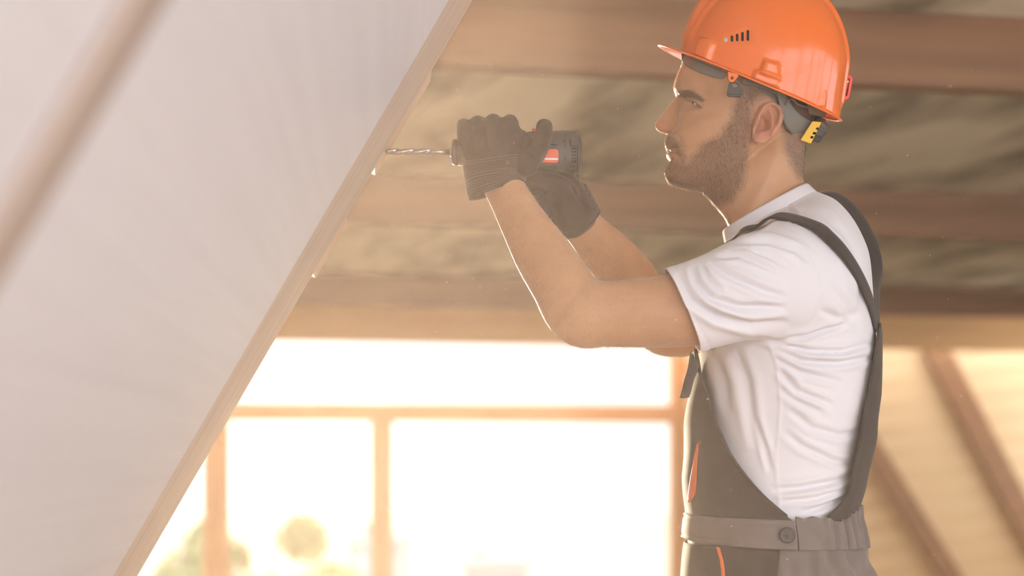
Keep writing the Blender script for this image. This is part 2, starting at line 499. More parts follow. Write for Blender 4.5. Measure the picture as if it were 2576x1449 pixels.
def ear(side):
    """side -1 near, +1 far; a shell with helix, antihelix, hollow, tragus and lobe"""
    Rn = 72; rows = []
    cx0, cy0 = 1925.0, 311.0
    e1, e2 = (.425, -.905), (.905, .425)
    def ep(R, deg):
        a, b = R * math.cos(math.radians(deg)), R * math.sin(math.radians(deg))
        return cx0 + e2[0] * a + e1[0] * b, cy0 + e2[1] * a + e1[1] * b
    yb = YM + side * 0.0665
    # outline radius in px by angle (0 = back, 90 = up, 180 = front)
    an = [0, 30, 60, 90, 120, 150, 180, 210, 240, 262, 280, 300, 330, 360]
    rr = [36, 41, 51, 55, 48, 36, 29, 30, 42, 58, 58, 46, 37, 36]
    def seg(px, py, pts):
        return float(dist_poly(np.array([px]), np.array([py]), pts)[0][0])
    def prof(px, py, r):
        h = 0.0085 + 0.004 * r
        h += 0.0085 * math.exp(-(seg(px, py, [(1905, 308), (1911, 287), (1921, 271), (1937, 265), (1953, 275), (1958, 295), (1952, 320), (1938, 340)]) / 5.5) ** 2)
        h += 0.0070 * math.exp(-(seg(px, py, [(1912, 338), (1927, 338), (1938, 322), (1939, 298), (1932, 284)]) / 5.5) ** 2)
        h -= 0.0040 * math.exp(-(seg(px, py, [(1950, 285), (1949, 315)]) / 3.0) ** 2)
        h -= 0.0170 * float(poly_mask(np.array([px]), np.array([py]), [(1914, 292), (1929, 310), (1929, 330), (1916, 333), (1903, 329), (1908, 308)], 5)[0])
        h -= 0.0060 * math.exp(-(seg(px, py, [(1905, 331), (1894, 340)]) / 3.5) ** 2)
        h += 0.0060 * math.exp(-(seg(px, py, [(1900, 304), (1903, 318)]) / 5.5) ** 2)
        h += 0.0035 * math.exp(-(seg(px, py, [(1905, 352), (1897, 360)]) / 10.0) ** 2)
        return h
    rs = list(np.linspace(0.04, 1.0, 22))
    rings = []
    for r in rs:
        rg = []
        for j in range(Rn):
            deg = 360.0 * j / Rn
            R = interp(an, rr, deg) * r
            px, py = ep(R, deg)
            tilt = 0.012 * (R * math.cos(math.radians(deg)) / 40.0 * 0.6 + 0.2)
            h = prof(px, py, r) + tilt
            rg.append(Vector(((px - CX) / F * 2.63, yb + side * h, ZC + (HOR - py) / F * 2.63)))
        rings.append(rg)
    for r, h in ((0.97, -0.001), (0.85, -0.012), (0.5, -0.02)):
        rg = []
        for j in range(Rn):
            deg = 360.0 * j / Rn
            R = interp(an, rr, deg) * r
            px, py = ep(R, deg)
            tilt = 0.012 * (R * math.cos(math.radians(deg)) / 40.0 * 0.6 + 0.2)
            hh = (0.009 + tilt if r > .9 else h + 0.4 * tilt)
            rg.append(Vector(((px - CX) / F * 2.63, yb + side * hh, ZC + (HOR - py) / F * 2.63)))
        rings.append(rg)
    return ring_loft(rings)

NECK = [(1905, 350, 2020, 330, .050), (1850, 400, 2024, 372, .055), (1800, 445, 2021, 405, .0575), (1768, 482, 2020, 438, .058), (1782, 497, 2023, 466, .058), (1796, 515, 2027, 480, .059),
        (1812, 534, 2036, 492, .061), (1826, 556, 2050, 505, .064), (1842, 585, 2070, 525, .072), (1856, 615, 2085, 560, .095)]
TORSO = [(1836, 588, 2030, 478, .064), (1829, 604, 2060, 490, .078), (1814, 622, 2098, 512, .112), (1790, 645, 2133, 558, .150), (1765, 670, 2160, 610, .172), (1750, 700, 2177, 660, .182),
         (1750, 760, 2185, 740, .184), (1762, 850, 2190, 850, .178), (1766, 950, 2186, 950, .170), (1764, 1050, 2172, 1050, .163), (1760, 1150, 2150, 1150, .157), (1758, 1250, 2130, 1250, .156), (1758, 1345, 2122, 1345, .158)]
def shrink(secs, d):
    out = []
    for q in secs:
        f = np.array(q[:2], float); b = np.array(q[2:4], float); u = (b - f) / np.linalg.norm(b - f)
        f2 = f + u * d * 1664; b2 = b - u * d * 1664
        out.append((f2[0], f2[1], b2[0], b2[1], q[4] - d))
    return out
ARM_N = [(2000, 705, 2.545, .066, .062), (1900, 728, 2.53, .060, .056), (1800, 755, 2.52, .056, .052), (1712, 778, 2.515, .0535, .048), (1610, 787, 2.51, .0485, .043), (1520, 789, 2.515, .0465, .041),
         (1462, 782, 2.52, .0500, .041), (1412, 712, 2.545, .0445, .040), (1366, 642, 2.57, .0415, .037), (1325, 575, 2.595, .0355, .032), (1290, 512, 2.62, .0310, .026), (1264, 462, 2.635, .0300, .024), (1248, 415, 2.640, .036, .020), (1238, 360, 2.640, .038, .014)]
ARM_F = [(1985, 738, 2.865, .060, .060), (1880, 762, 2.89, .056, .052), (1780, 800, 2.90, .050, .046), (1700, 832, 2.895, .045, .042), (1655, 838, 2.885, .032, .036), (1628, 780, 2.86, .041, .038),
         (1588, 712, 2.83, .0435, .038), (1545, 657, 2.80, .0405, .036), (1503, 612, 2.77, .0360, .031), (1468, 573, 2.74, .0310, .026), (1440, 540, 2.72, .032, .022), (1412, 505, 2.715, .036, .016)]

def hand_fingers(r=0.0085, grow=0.0):
    """the near hand laid over the front of the drill: palm, four fingers, thumb"""
    out = [tube([(1250, 430, 2.640, .034 + grow, .020 + grow), (1243, 385, 2.636, .042 + grow, .0165 + grow), (1236, 345, 2.634, .0425 + grow, .015 + grow), (1232, 325, 2.640, .040 + grow, .012 + grow)], expo=2.4)]
    xs = [1168, 1203, 1243, 1284]; tops = [317, 311, 307.5, 309]; ln = [.82, .95, 1.0, .95]; rr = [.92, 1.0, 1.04, 1.02]
    for x, t, l, q in zip(xs, tops, ln, rr):
        a = (r + grow) * q
        out.append(tube([(x + 2, 352, 2.634, a * 1.05, a), (x, t + 9, 2.640, a * 1.1, a * 1.05), (x - 1, t, 2.660, a, a), (x - 2, t + 1, 2.690, a, a), (x - 2, t + 16, 2.722, a * .97, a * .97), (x, t + 16 + 48 * l, 2.733, a * .85, a * .85)], seg=18))
    a = r + grow
    out.append(tube([(1272, 440, 2.640, a * 1.7, a * 1.45), (1318, 415, 2.632, a * 1.5, a * 1.35), (1350, 380, 2.630, a * 1.2, a * 1.15), (1366, 345, 2.634, a * 1.15, a * 1.1), (1370, 318, 2.640, a * 1.08, a)], seg=20))
    out.append(tube([(1262, 350, 2.636, a * 1.2, a * 1.1), (1300, 385, 2.634, a * 1.6, a * 1.1), (1330, 420, 2.634, a * 1.3, a * 1.1)], seg=18))
    return out

def far_fingers(r=0.0085, grow=0.0):
    """the far hand closed round the pistol grip: palm behind it, fingers in front, thumb on this side"""
    a = r + grow
    out = [tube([(1448, 548, 2.715, .031 + grow, .024 + grow), (1425, 515, 2.705, .036 + grow, .022 + grow), (1405, 480, 2.700, .036 + grow, .021 + grow), (1402, 452, 2.70, .030 + grow, .018 + grow)], expo=2.3)]
    for k, (py, l) in enumerate([(462, 1.0), (487, 1.03), (512, 1.0), (536, .9)]):
        dx = -12 * k
        out.append(tube([(1405 + dx, py + 2, 2.722, a * 1.05, a), (1365 + dx, py, 2.728, a, a), (1338 + dx, py, 2.715, a, a), (1328 + dx, py, 2.690, a, a), (1335 + dx, py + 1, 2.664, a * .97, a * .97), (1335 + dx + 28 * l, py + 4, 2.655, a * .85, a * .85)], seg=18))
    out.append(tube([(1430, 520, 2.685, a * 1.9, a * 1.6), (1420, 486, 2.668, a * 1.7, a * 1.4), (1396, 462, 2.652, a * 1.3, a * 1.15), (1360, 452, 2.646, a * 1.1, a), (1338, 455, 2.646, a, a * .95)], seg=20))
    return out

LEG_N = [(1985, 1560, 2.61, .098, .090), (1975, 1750, 2.60, .088, .084), (1965, 2150, 2.59, .066, .064), (1965, 2500, 2.58, .054, .052), (1975, 2900, 2.58, .040, .040), (1975, 2990, 2.58, .038, .038)]
def mirror_pts(pts): return [(CX + (q[0] - CX) * q[2] / (2 * YM - q[2]), HOR + (q[1] - HOR) * q[2] / (2 * YM - q[2]), 2 * YM - q[2], q[3], q[4]) for q in pts]

parts = [head_rings(), ear(-1), ear(1), sec_loft(NECK, K=64, expo=2.0), sec_loft(shrink(TORSO, .012)), tube(ARM_N), tube(ARM_F)]
parts += [sec_loft([(1750, 1300, 2125, 1300, .140), (1735, 1420, 2170, 1420, .155), (1735, 1560, 2190, 1560, .165), (1760, 1640, 2150, 1640, .12)])]
parts += [tube(LEG_N), tube(mirror_pts(LEG_N))]
parts += hand_fingers() + far_fingers()
for s in (-1, 1):
    parts.append(ball((*[(1757 - CX) / F * YM], YM + s * .0305, ZC + (HOR - 264) / F * YM), (.0125, .0135, .0130)))     # lids
    parts.append(ball(((1694 - CX) / F * YM, YM + s * .0115, ZC + (HOR - 322) / F * YM), (.0085, .0060, .0075)))          # wings of the nose
body_me = union_remesh('person', parts, 0.0016, 3, 0.5)

# fine modelling of the face and neck on the finished surface
co = get_co(body_me); no = get_no(body_me)
ed = np.empty(len(body_me.edges) * 2, np.int32); body_me.edges.foreach_get('vertices', ed); ed = ed.reshape(-1, 2)
def relax(co, w, it, lam=.6):
    e = ed[(w[ed[:, 0]] > .002) | (w[ed[:, 1]] > .002)]
    ids, inv = np.unique(e.ravel(), return_inverse=True); e = inv.reshape(-1, 2)
    c = co[ids].copy(); n = len(ids); ww = np.where(w[ids] > .002, w[ids], 0)[:, None] * lam
    deg = np.maximum(np.bincount(e.ravel(), minlength=n)[:, None].astype(float), 1)
    for _ in range(it):
        acc = np.stack([np.bincount(e[:, 0], c[e[:, 1], k], n) + np.bincount(e[:, 1], c[e[:, 0], k], n) for k in range(3)], 1)
        c = c + (acc / deg - c) * ww
    out = co.copy(); out[ids] = c
    return out
px, py = near_px(co)
dl, _ = dist_poly(px, py, [(1768, 484), (1800, 474), (1840, 458), (1868, 438), (1886, 400), (1890, 380)])
co = relax(co, np.exp(-(dl / 20.0) ** 2) * (np.abs(co[:, 1] - YM) > .018) * (px > 1720), 60)
fx, fy = CX + F * co[:, 0] / co[:, 1], HOR - F * (co[:, 2] - ZC) / co[:, 1]
co = relax(co, np.exp(-((fx - 1498) ** 2 + (fy - 712) ** 2) / 46.0 ** 2) * (co[:, 1] < 2.62), 160)
set_co(body_me, co); no = get_no(body_me)
px, py = near_px(co)
lat = np.abs(co[:, 1] - YM)
head = (py < 620) & (px > 1600)
d = np.zeros(len(co))
sideface = np.clip((lat - .010) / .012, 0, 1)
d -= .0066 * gauss(px, py, 1730, 258, 16, 14) * sideface                    # eye hollow
d += .0030 * gauss(px, py, 1722, 236, 26, 8, 0.15) * sideface               # brow ridge
d -= .0022 * gauss(px, py, 1770, 232, 20, 26) * sideface                    # temple
d += .0034 * gauss(px, py, 1790, 300, 38, 16, -0.12) * sideface             # cheekbone
d -= .0030 * gauss(px, py, 1775, 365, 34, 26) * sideface                    # cheek
d += .0022 * gauss(px, py, 1845, 425, 34, 20, -0.45) * sideface             # jaw angle
dl, _ = dist_poly(px, py, [(1698, 334), (1710, 350), (1718, 372)])
d -= .0016 * np.exp(-(dl / 5.0) ** 2) * np.clip(lat / .012, 0, 1)
dl, _ = dist_poly(px, py, [(1680, 380.5), (1694, 384), (1710, 387)])
d -= .0030 * np.exp(-(dl / 3.2) ** 2)                                       # mouth
d += .0014 * np.exp(-((dl - 6) / 4.0) ** 2) * (px < 1708)
dl, _ = dist_poly(px, py, [(1684, 318), (1700, 312), (1706, 326), (1698, 334)])
d -= .0014 * np.exp(-(dl / 3.0) ** 2) * np.clip((lat - .006) / .006, 0, 1)  # crease behind the nostril wing
# lids: slit, upper lid fold
dl, _ = dist_poly(px, py, [(1730, 262), (1740, 261), (1752, 266), (1758, 270)])
slit = np.exp(-(dl / 3.4) ** 2) * sideface
d -= .0058 * poly_mask(px, py, [(1730, 253), (1746, 257), (1762, 270), (1750, 273), (1736, 272)], 1.5) * sideface
dl, _ = dist_poly(px, py, [(1722, 246), (1738, 247), (1756, 256), (1768, 268)])
d -= .0012 * np.exp(-(dl / 2.6) ** 2) * sideface
dl, tl = dist_poly(px, py, [(1955, 395), (1930, 450), (1895, 520), (1862, 580)])
d += .0028 * np.exp(-(dl / 17.0) ** 2)                                      # neck muscle
dl, _ = dist_poly(px, py, [(1900, 400), (1868, 470), (1835, 540)])
d -= .0018 * np.exp(-(dl / 16.0) ** 2)
d *= head
# forearm muscles and elbow crease
arm = (px < 1700) & (py > 440) & (lat > .02)
dl, _ = dist_poly(px, py, [(1490, 700), (1430, 760), (1400, 800)])
d -= .0022 * np.exp(-(dl / 15.0) ** 2) * arm
dl, _ = dist_poly(px, py, [(1300, 530), (1380, 660), (1440, 745)])
d += .0018 * np.exp(-(dl / 24.0) ** 2) * arm
co += no * d[:, None]
set_co(body_me, co)

# skin tints as a vertex attribute: x = stubble, hair and the shaded lid line painted dark, y = lips and redness, z = unused
BEARD = [(1862, 225), (1846, 262), (1838, 300), (1814, 335), (1772, 360), (1745, 386), (1726, 410), (1722, 392), (1713, 374), (1707, 354), (1692, 339), (1676, 340), (1660, 360), (1672, 377),
         (1700, 380), (1714, 394), (1712, 404), (1690, 403), (1676, 412), (1655, 430), (1660, 455), (1690, 478), (1735, 496), (1775, 506), (1800, 520), (1840, 505), (1868, 470), (1878, 420), (1881, 375), (1884, 345), (1888, 300), (1890, 262), (1905, 225)]
HAIRP = [(1890, 262), (1862, 228), (1835, 190), (1840, 120), (2100, 100), (2090, 380), (2040, 455), (2008, 446), (1990, 415), (1974, 378), (1970, 330), (1966, 285), (1955, 250), (1930, 238), (1905, 250)]
BROW = [(1684, 222), (1700, 229), (1714, 227), (1734, 227), (1754, 237), (1772, 252), (1768, 258), (1748, 247), (1728, 243), (1708, 244), (1696, 238)]
def masks(co):
    px, py = near_px(co); lat = np.abs(co[:, 1] - YM)
    hd = (py < 620) & (px > 1600)
    b = poly_mask(px, py, BEARD, 11) * hd
    hh = poly_mask(px, py, HAIRP, 11) * hd
    br = poly_mask(px, py, BROW, 2.0) * hd * (lat > .004)
    lip = poly_mask(px, py, [(1668, 373), (1684, 376), (1708, 385), (1700, 392), (1684, 399), (1670, 396)], 2.5) * hd
    dl, _ = dist_poly(px, py, [(1720, 247), (1731, 253), (1746, 258), (1764, 271)])
    eye = np.exp(-(dl / 3.0) ** 2) * hd * (lat > .015)
    red = gauss(px, py, 1660, 318, 22, 22) * .5 * hd + gauss(px, py, 1925, 320, 50, 65) * .45 * hd * (lat > .06)
    return b, hh, br, lip, eye, red
co = get_co(body_me)
b_, h_, br_, lip_, eye_, red_ = masks(co)
att = body_me.attributes.new('tint', 'FLOAT_COLOR', 'POINT')
arr = np.ones((len(co), 4), np.float32)
arr[:, 0] = np.clip(np.maximum(b_ * .42, np.maximum(h_ * .62, br_ * .75)) + eye_ * .55, 0, 1)
arr[:, 1] = np.clip(lip_ * .5 + red_, 0, 1)
arr[:, 2] = 0
att.data.foreach_set('color', arr.ravel())

M_skin = mat('skin', (0.66, 0.40, 0.27), 0.5, spec=0.35, sheen=0.25, sss=(0.35, (1.0, 0.35, 0.18), 0.006), bump=((900, 900, 900), 0.12, 0.0004))
n = M_skin.node_tree.nodes; l = M_skin.node_tree.links
at = n.new('ShaderNodeAttribute'); at.attribute_name = 'tint'
sp = n.new('ShaderNodeSeparateColor'); l.new(at.outputs['Color'], sp.inputs[0])
tc = n.new('ShaderNodeTexCoord'); ns = n.new('ShaderNodeTexNoise'); ns.inputs['Scale'].default_value = 40; ns.inputs['Detail'].default_value = 4
l.new(tc.outputs['Object'], ns.inputs[0])
m0 = n.new('ShaderNodeMixRGB'); m0.inputs[1].default_value = (0.54, 0.30, 0.165, 1); m0.inputs[2].default_value = (0.45, 0.24, 0.128, 1); l.new(ns.outputs[0], m0.inputs[0])
m1 = n.new('ShaderNodeMixRGB'); m1.inputs[2].default_value = (0.62, 0.22, 0.16, 1); l.new(sp.outputs[1], m1.inputs[0]); l.new(m0.outputs[0], m1.inputs[1])
m2 = n.new('ShaderNodeMixRGB'); m2.inputs[2].default_value = (0.13, 0.085, 0.060, 1); l.new(sp.outputs[0], m2.inputs[0]); l.new(m1.outputs[0], m2.inputs[1])
l.new(m2.outputs[0], n['Principled BSDF'].inputs['Base Color'])

man = link('person', body_me, M_skin)
tag(man, 'bearded man in orange hard hat, white T-shirt and dark overalls drilling with both arms raised', 'person')

# eyes
M_eye = mat('eye_white', (0.72, 0.68, 0.64), 0.15, spec=0.6)
M_iris = mat('iris', (0.16, 0.12, 0.07), 0.1, spec=0.7)
for s in (-1, 1):
    ec = Vector(((1755 - CX) / F * YM, YM + s * .0305, ZC + (HOR - 264) / F * YM))
    e = mesh('eye', *ball(ec, (.0112, .0122, .0116), 32), M_eye, man)
    V, Fc = [], []
    fr = Vector((-1, s * .12, -.02)).normalized(); ax = fr.cross(Vector((0, 0, 1))).normalized(); ay = ax.cross(fr)
    rings = []
    for r_, h__ in ((.0056, .0098), (.0048, .0108), (.0032, .0117), (.0008, .0121)):
        rings.append([ec + fr * h__ + (ax * math.cos(2 * math.pi * k / 24) + ay * math.sin(2 * math.pi * k / 24)) * r_ for k in range(24)])
    i_ = mesh('iris', *ring_loft(rings), M_iris, e)
# ------------------------------------------------------------------ T-shirt
def cut_plane(bm, p, nrm):
    """removes everything on the side the normal points to"""
    bmesh.ops.bisect_plane(bm, geom=bm.verts[:] + bm.edges[:] + bm.faces[:], plane_co=p, plane_no=nrm, clear_outer=True)

SLEEVE_N = [(2015, 712, 2.575, .098, .085), (1950, 718, 2.545, .087, .080), (1880, 728, 2.525, .0735, .070), (1800, 753, 2.515, .0655, .062), (1728, 777, 2.51, .0640, .056), (1670, 793, 2.51, .064, .054)]
SLEEVE_F = [(2000, 725, 2.83, .095, .085), (1920, 745, 2.87, .080, .075), (1840, 770, 2.88, .066, .065), (1790, 790, 2.89, .060, .058), (1740, 808, 2.89, .060, .056)]
shirt_me = union_remesh('t_shirt', [sec_loft(TORSO, n=6, K=80), tube(SLEEVE_N, seg=40), tube(SLEEVE_F, seg=40)], 0.0030, 12, 0.6)
bm = bmesh.new(); bm.from_mesh(shirt_me)
# sleeve hems: cut the surface only near each sleeve end
def cut_local(bm, p, nrm, test):
    vs_ = [v for v in bm.verts if test(v.co)]
    es_ = [e for e in bm.edges if all(test(v.co) for v in e.verts)]
    fs_ = [f for f in bm.faces if all(test(v.co) for v in f.verts)]
    r = bmesh.ops.bisect_plane(bm, geom=vs_ + es_ + fs_, plane_co=p, plane_no=nrm)
    kill = [f for f in bm.faces if test(f.calc_center_median()) and (f.calc_center_median() - p).dot(nrm) > 0]
    bmesh.ops.delete(bm, geom=kill, context='FACES')
hp = P(1717, 780, 2.51); ha, hb = P(1672, 675, 2.51), P(1763, 885, 2.51)
hn_ = (hb - ha).cross(Vector((0, 1, 0))).normalized()
if hn_.x > 0: hn_ = -hn_
cut_local(bm, hp, hn_, lambda c: c.y < 2.605 and c.x < P(1800, 780, 2.51).x)
hf = P(1775, 795, 2.89)
cut_local(bm, hf, Vector((-.95, 0.1, -.25)).normalized(), lambda c: c.y > 2.80 and c.x < P(1850, 780, 2.88).x)
# neck opening
c0, c1 = M0(1834, 594), M0(2032, 484)
cn = (c1 - c0).cross(Vector((0, 1, 0))).normalized()
if cn.z < 0: cn = -cn
cut_local(bm, c0, cn, lambda c: abs(c.y - YM) < .12 and c.z > M0(0, 640).z)
bm.to_mesh(shirt_me); bm.free()
shirt_me.polygons.foreach_set('use_smooth', [True] * len(shirt_me.polygons))

def fold(px, py, pts, s, a, taper=True):
    """a valley with a soft crest on either side"""
    d, t = dist_poly(px, py, pts)
    w = np.sin(np.clip(t, 0.0, 1) * math.pi) ** 0.5 if taper else 1.0
    return a * w * (-np.exp(-(d / s) ** 2) + 0.75 * np.exp(-((d - 1.9 * s) / (1.1 * s)) ** 2))
FOLDS = [
    ([(1791, 650), (1861, 643), (1948, 680)], 7, .0030), ([(1783, 662), (1832, 694), (1919, 732), (1975, 748)], 9, .0048), ([(1762, 665), (1782, 706), (1818, 738)], 7, .0040),
    ([(1745, 668), (1751, 712), (1788, 750), (1861, 773), (1977, 772)], 9, .0055), ([(1707, 685), (1739, 755), (1803, 797), (1890, 818), (1985, 808)], 10, .0058),
    ([(1849, 615), (1933, 607), (2006, 631), (2032, 658)], 8, .0045), ([(1830, 632), (1880, 628), (1940, 650), (1975, 672)], 6, .0028),
    ([(1904, 850), (1960, 856), (2030, 846), (2150, 806)], 7, .0042), ([(1925, 856), (2035, 884), (2120, 885), (2195, 862)], 7, .0046), ([(1943, 870), (2016, 908), (2100, 915), (2195, 899)], 7, .0042),
    ([(1955, 905), (2016, 939), (2117, 962)], 7, .0034), ([(1959, 928), (2005, 985), (2097, 1020)], 8, .0042), ([(1963, 978), (2010, 1012), (2070, 1038)], 8, .0034),
    ([(1971, 1084), (2016, 1122), (2097, 1160), (2150, 1168)], 8, .0034), ([(1943, 1234), (2016, 1228), (2100, 1212), (2140, 1195)], 8, .0050), ([(2020, 1290), (2070, 1275), (2132, 1250)], 7, .0050),
    ([(1970, 1262), (2050, 1255), (2120, 1232)], 6, .0030), ([(1800, 900), (1822, 960), (1832, 1040)], 12, .0030), ([(1850, 880), (1880, 960), (1890, 1060), (1905, 1130)], 12, .0032),
    ([(1900, 1050), (1925, 1130), (1940, 1190)], 7, .0022), ([(2070, 700), (2120, 760), (2160, 830)], 12, .0024), ([(2060, 780), (2110, 800), (2170, 790)], 9, .0020),
    ([(1980, 520), (2000, 540), (1995, 560)], 5, .0024), ([(2020, 520), (2080, 545), (2120, 590)], 8, .0022), ([(1985, 1030), (2040, 1075), (2110, 1095), (2165, 1085)], 8, .0030),
    ([(1890, 590), (1930, 560), (1965, 535)], 5, .0018)]
co = get_co(shirt_me); no = get_no(shirt_me)
px, py = near_px(co)
d = np.zeros(len(co))
for pts, s, a in FOLDS: d += fold(px, py, pts, s, a * 1.25)
ds, _ = dist_poly(px, py, [(2012, 612), (2040, 640), (2064, 683), (2067, 726), (2052, 793), (2029, 828)])
d -= .0016 * np.exp(-(ds / 3.0) ** 2)                                           # armhole seam
ds, _ = dist_poly(px, py, [(1934, 862), (1955, 921), (1963, 1023), (1951, 1165), (1957, 1242), (1960, 1330)])
d += .0016 * np.exp(-(ds / 3.0) ** 2)                                           # side seam
ds, _ = dist_poly(px, py, [(1697, 670), (1735, 780), (1790, 880)])
d -= .0012 * np.exp(-(ds / 2.6) ** 2) * (py < 900)                              # sleeve hem stitching
ds, _ = dist_poly(px, py, [(1976, 512), (1998, 548), (1995, 580)])
d -= .0014 * np.exp(-(ds / 2.6) ** 2)
wob = np.array([mnoise.noise(Vector((c[0] * 14, c[1] * 14, c[2] * 14))) for c in co])
d += wob * .0016
co += no * d[:, None]
# neckband: the outermost 18 mm stands proud
set_co(shirt_me, co)

M_shirt = mat('white_cotton', (0.80, 0.78, 0.80), 0.85, spec=0.15, sheen=0.25, bump=((700, 700, 700), 0.12, 0.0004), transl=0.10)
shirt = link('t_shirt', shirt_me, M_shirt, man)
shirt['label'] = 'white cotton T-shirt'
so = shirt.modifiers.new('thick', 'SOLIDIFY'); so.thickness = 0.0022; so.offset = -1
dg = bpy.context.evaluated_depsgraph_get()
bvh_shirt = BVHTree.FromPolygons([Vector(v) for v in get_co(shirt_me)], [tuple(p.vertices) for p in shirt_me.polygons])

def cast(px, py):
    o = Vector((0, 0, ZC)); dr = (P(px, py, 1.0) - o).normalized()
    h = bvh_shirt.ray_cast(o, dr)
    return h[0], h[1]

# ribbed neckband sewn round the opening
def band_ring():
    u0, u1 = M0(1831, 594), M0(2034, 482)
    rings = []
    K = 90
    for j in range(K):
        th = 2 * math.pi * j / K
        c = (u0 + u1) / 2; a = (u1 - u0) / 2
        cc, ss = math.cos(th), math.sin(th)
        k = (abs(cc) ** 2.2 + abs(ss) ** 2.2) ** (-1 / 2.2)
        base = c + a * cc * k + Vector((0, .0655 * ss * k, 0))
        out = (a.normalized() * cc + Vector((0, ss, 0))).normalized()
        up = cn
        pts = []
        for (o_, h_) in ((-.0015, .010), (.0015, .0115), (.0035, .009), (.0090, -.008), (.0105, -.014), (.006, -.014), (.001, -.004)):
            pts.append(base + out * o_ + up * h_)
        rings.append(pts)
    rings.append(rings[0])
    V, Fc = ring_loft(rings, True, False)
    return V, Fc
nb = mesh('neckband', *band_ring(), M_shirt, shirt)

# ------------------------------------------------------------------ overalls
def sec_table(rows):
    """rows: (py, front px, back px, half width) -> function of py giving x_front, x_back (world), half width"""
    ys = [r[0] for r in rows]
    def fn(py):
        return (M0(interp(ys, [r[1] for r in rows], py), py).x, M0(interp(ys, [r[2] for r in rows], py), py).x, interp(ys, [r[3] for r in rows], py))
    return fn
def sec_point(fn, py, th, off=0.0, expo=2.3):
    xf, xb, w = fn(py); c = (xf + xb) / 2; a = (xb - xf) / 2 + off; w += off
    cc, ss = math.cos(th), math.sin(th); k = (abs(cc) ** expo + abs(ss) ** expo) ** (-1 / expo)
    return Vector((c + a * cc * k, YM + w * ss * k, ZC + (HOR - py) / F * YM))
def th_at(fn, py, px_edge, off=0.0):
    """angle on the near half (between front = pi and back = 2 pi) where the surface is seen at px_edge"""
    lo, hi = math.pi, 2 * math.pi
    for _ in range(40):
        m = (lo + hi) / 2; p = sec_point(fn, py, m, off)
        if CX + F * p.x / p.y < px_edge: lo = m
        else: hi = m
    return (lo + hi) / 2
def patch(name, fn, rows, e0, e1, off, m, parent, thick=.003, nu=60, mirror=True, disp=None):
    """cloth lying on the section surface between two edge angles per row; e0, e1: functions py -> angle"""
    V, Fc = [], []
    for py in rows:
        a, b = e0(py), e1(py)
        for k in range(nu + 1):
            t = a + (b - a) * k / nu
            p = sec_point(fn, py, t, off(py, t) if callable(off) else off)
            V.append(p)
    for i in range(len(rows) - 1):
        for k in range(nu):
            q = i * (nu + 1) + k
            Fc.append((q, q + 1, q + nu + 2, q + nu + 1))
    o = mesh(name, V, Fc, m, parent)
    s = o.modifiers.new('thick', 'SOLIDIFY'); s.thickness = thick; s.offset = 0
    return o

M_dark = mat('dark_canvas', (0.040, 0.034, 0.031), 0.85, spec=0.15, sheen=0.12, bump=((900, 900, 900), 0.25, 0.0006), var=((30, 30, 30), (0.050, 0.043, 0.039), 0.3, 0.7))
M_grey = mat('grey_canvas', (0.155, 0.130, 0.118), 0.85, spec=0.15, sheen=0.15, bump=((800, 800, 800), 0.25, 0.0006), var=((25, 25, 25), (0.185, 0.158, 0.145), 0.3, 0.7))
M_orcloth = mat('orange_piping', (0.85, 0.16, 0.035), 0.7, spec=0.2, sheen=0.2)
M_black = mat('black_plastic', (0.03, 0.027, 0.026), 0.4, spec=0.4)

# trousers: seat and two legs
TROUS = [(1750, 1300, 2132, 1300, .170), (1737, 1345, 2154, 1345, .177), (1730, 1400, 2176, 1400, .182), (1727, 1450, 2192, 1450, .186), (1728, 1530, 2207, 1530, .188), (1728, 1620, 2214, 1620, .188), (1750, 1680, 2180, 1680, .16)]
LEGC = [(1985, 1600, 2.605, .122, .096), (1978, 1760, 2.60, .108, .094), (1965, 2150, 2.59, .090, .084), (1962, 2500, 2.585, .080, .074), (1970, 2880, 2.58, .074, .066), (1972, 2985, 2.58, .074, .066)]
tr_me = union_remesh('trousers', [sec_loft(TROUS, K=80), tube(LEGC, round_ends=False, seg=36), tube(mirror_pts(LEGC), round_ends=False, seg=36)], 0.0045, 8)
bm = bmesh.new(); bm.from_mesh(tr_me)
cut_plane(bm, Vector((0, 0, M0(0, 1312).z)), Vector((0, 0, 1)))
bm.to_mesh(tr_me); bm.free(); tr_me.polygons.foreach_set('use_smooth', [True] * len(tr_me.polygons))
co = get_co(tr_me); no = get_no(tr_me); px, py = near_px(co)
d = np.zeros(len(co))
g = np.clip((px - 2000) / 60, 0, 1) * np.exp(-((py - 1385) / 70.0) ** 2)
d += .0045 * g * np.sin(px / 8.5 + py / 60.0)
for pts, s, a in [([(2085, 1390), (2110, 1450), (2130, 1560)], 12, .006), ([(2140, 1385), (2165, 1450), (2195, 1540)], 12, .006), ([(2040, 1400), (2050, 1500)], 12, .004), ([(1990, 1400), (1985, 1500), (2010, 1600)], 14, .003)]:
    d += fold(px, py, pts, s, a)
d += np.array([mnoise.noise(Vector((c[0] * 9, c[1] * 9, c[2] * 9))) for c in co]) * .004
co += no * d[:, None]; set_co(tr_me, co)
ov = link('trousers', tr_me, M_grey, man); ov['label'] = 'grey canvas work trousers of the overalls'
sm = ov.modifiers.new('thick', 'SOLIDIFY'); sm.thickness = .0025; sm.offset = -1

fn_w = sec_table([(1270, 1745, 2136, .164), (1300, 1744, 2138, .168), (1345, 1739, 2150, .176), (1400, 1731, 2160, .181), (1449, 1727, 2184, .185), (1530, 1726, 2208, .190), (1640, 1726, 2216, .190)])
z_of = lambda py: py
def near_row(pys, pyo):  # near surfaces look higher for points above the eye; rows are given as seen at the side
    return pys
side_k = (YM - .172) / YM
def row_side(py): return HOR + (py - HOR) * side_k * 1.0    # middle-plane row of a point seen at the side in row py
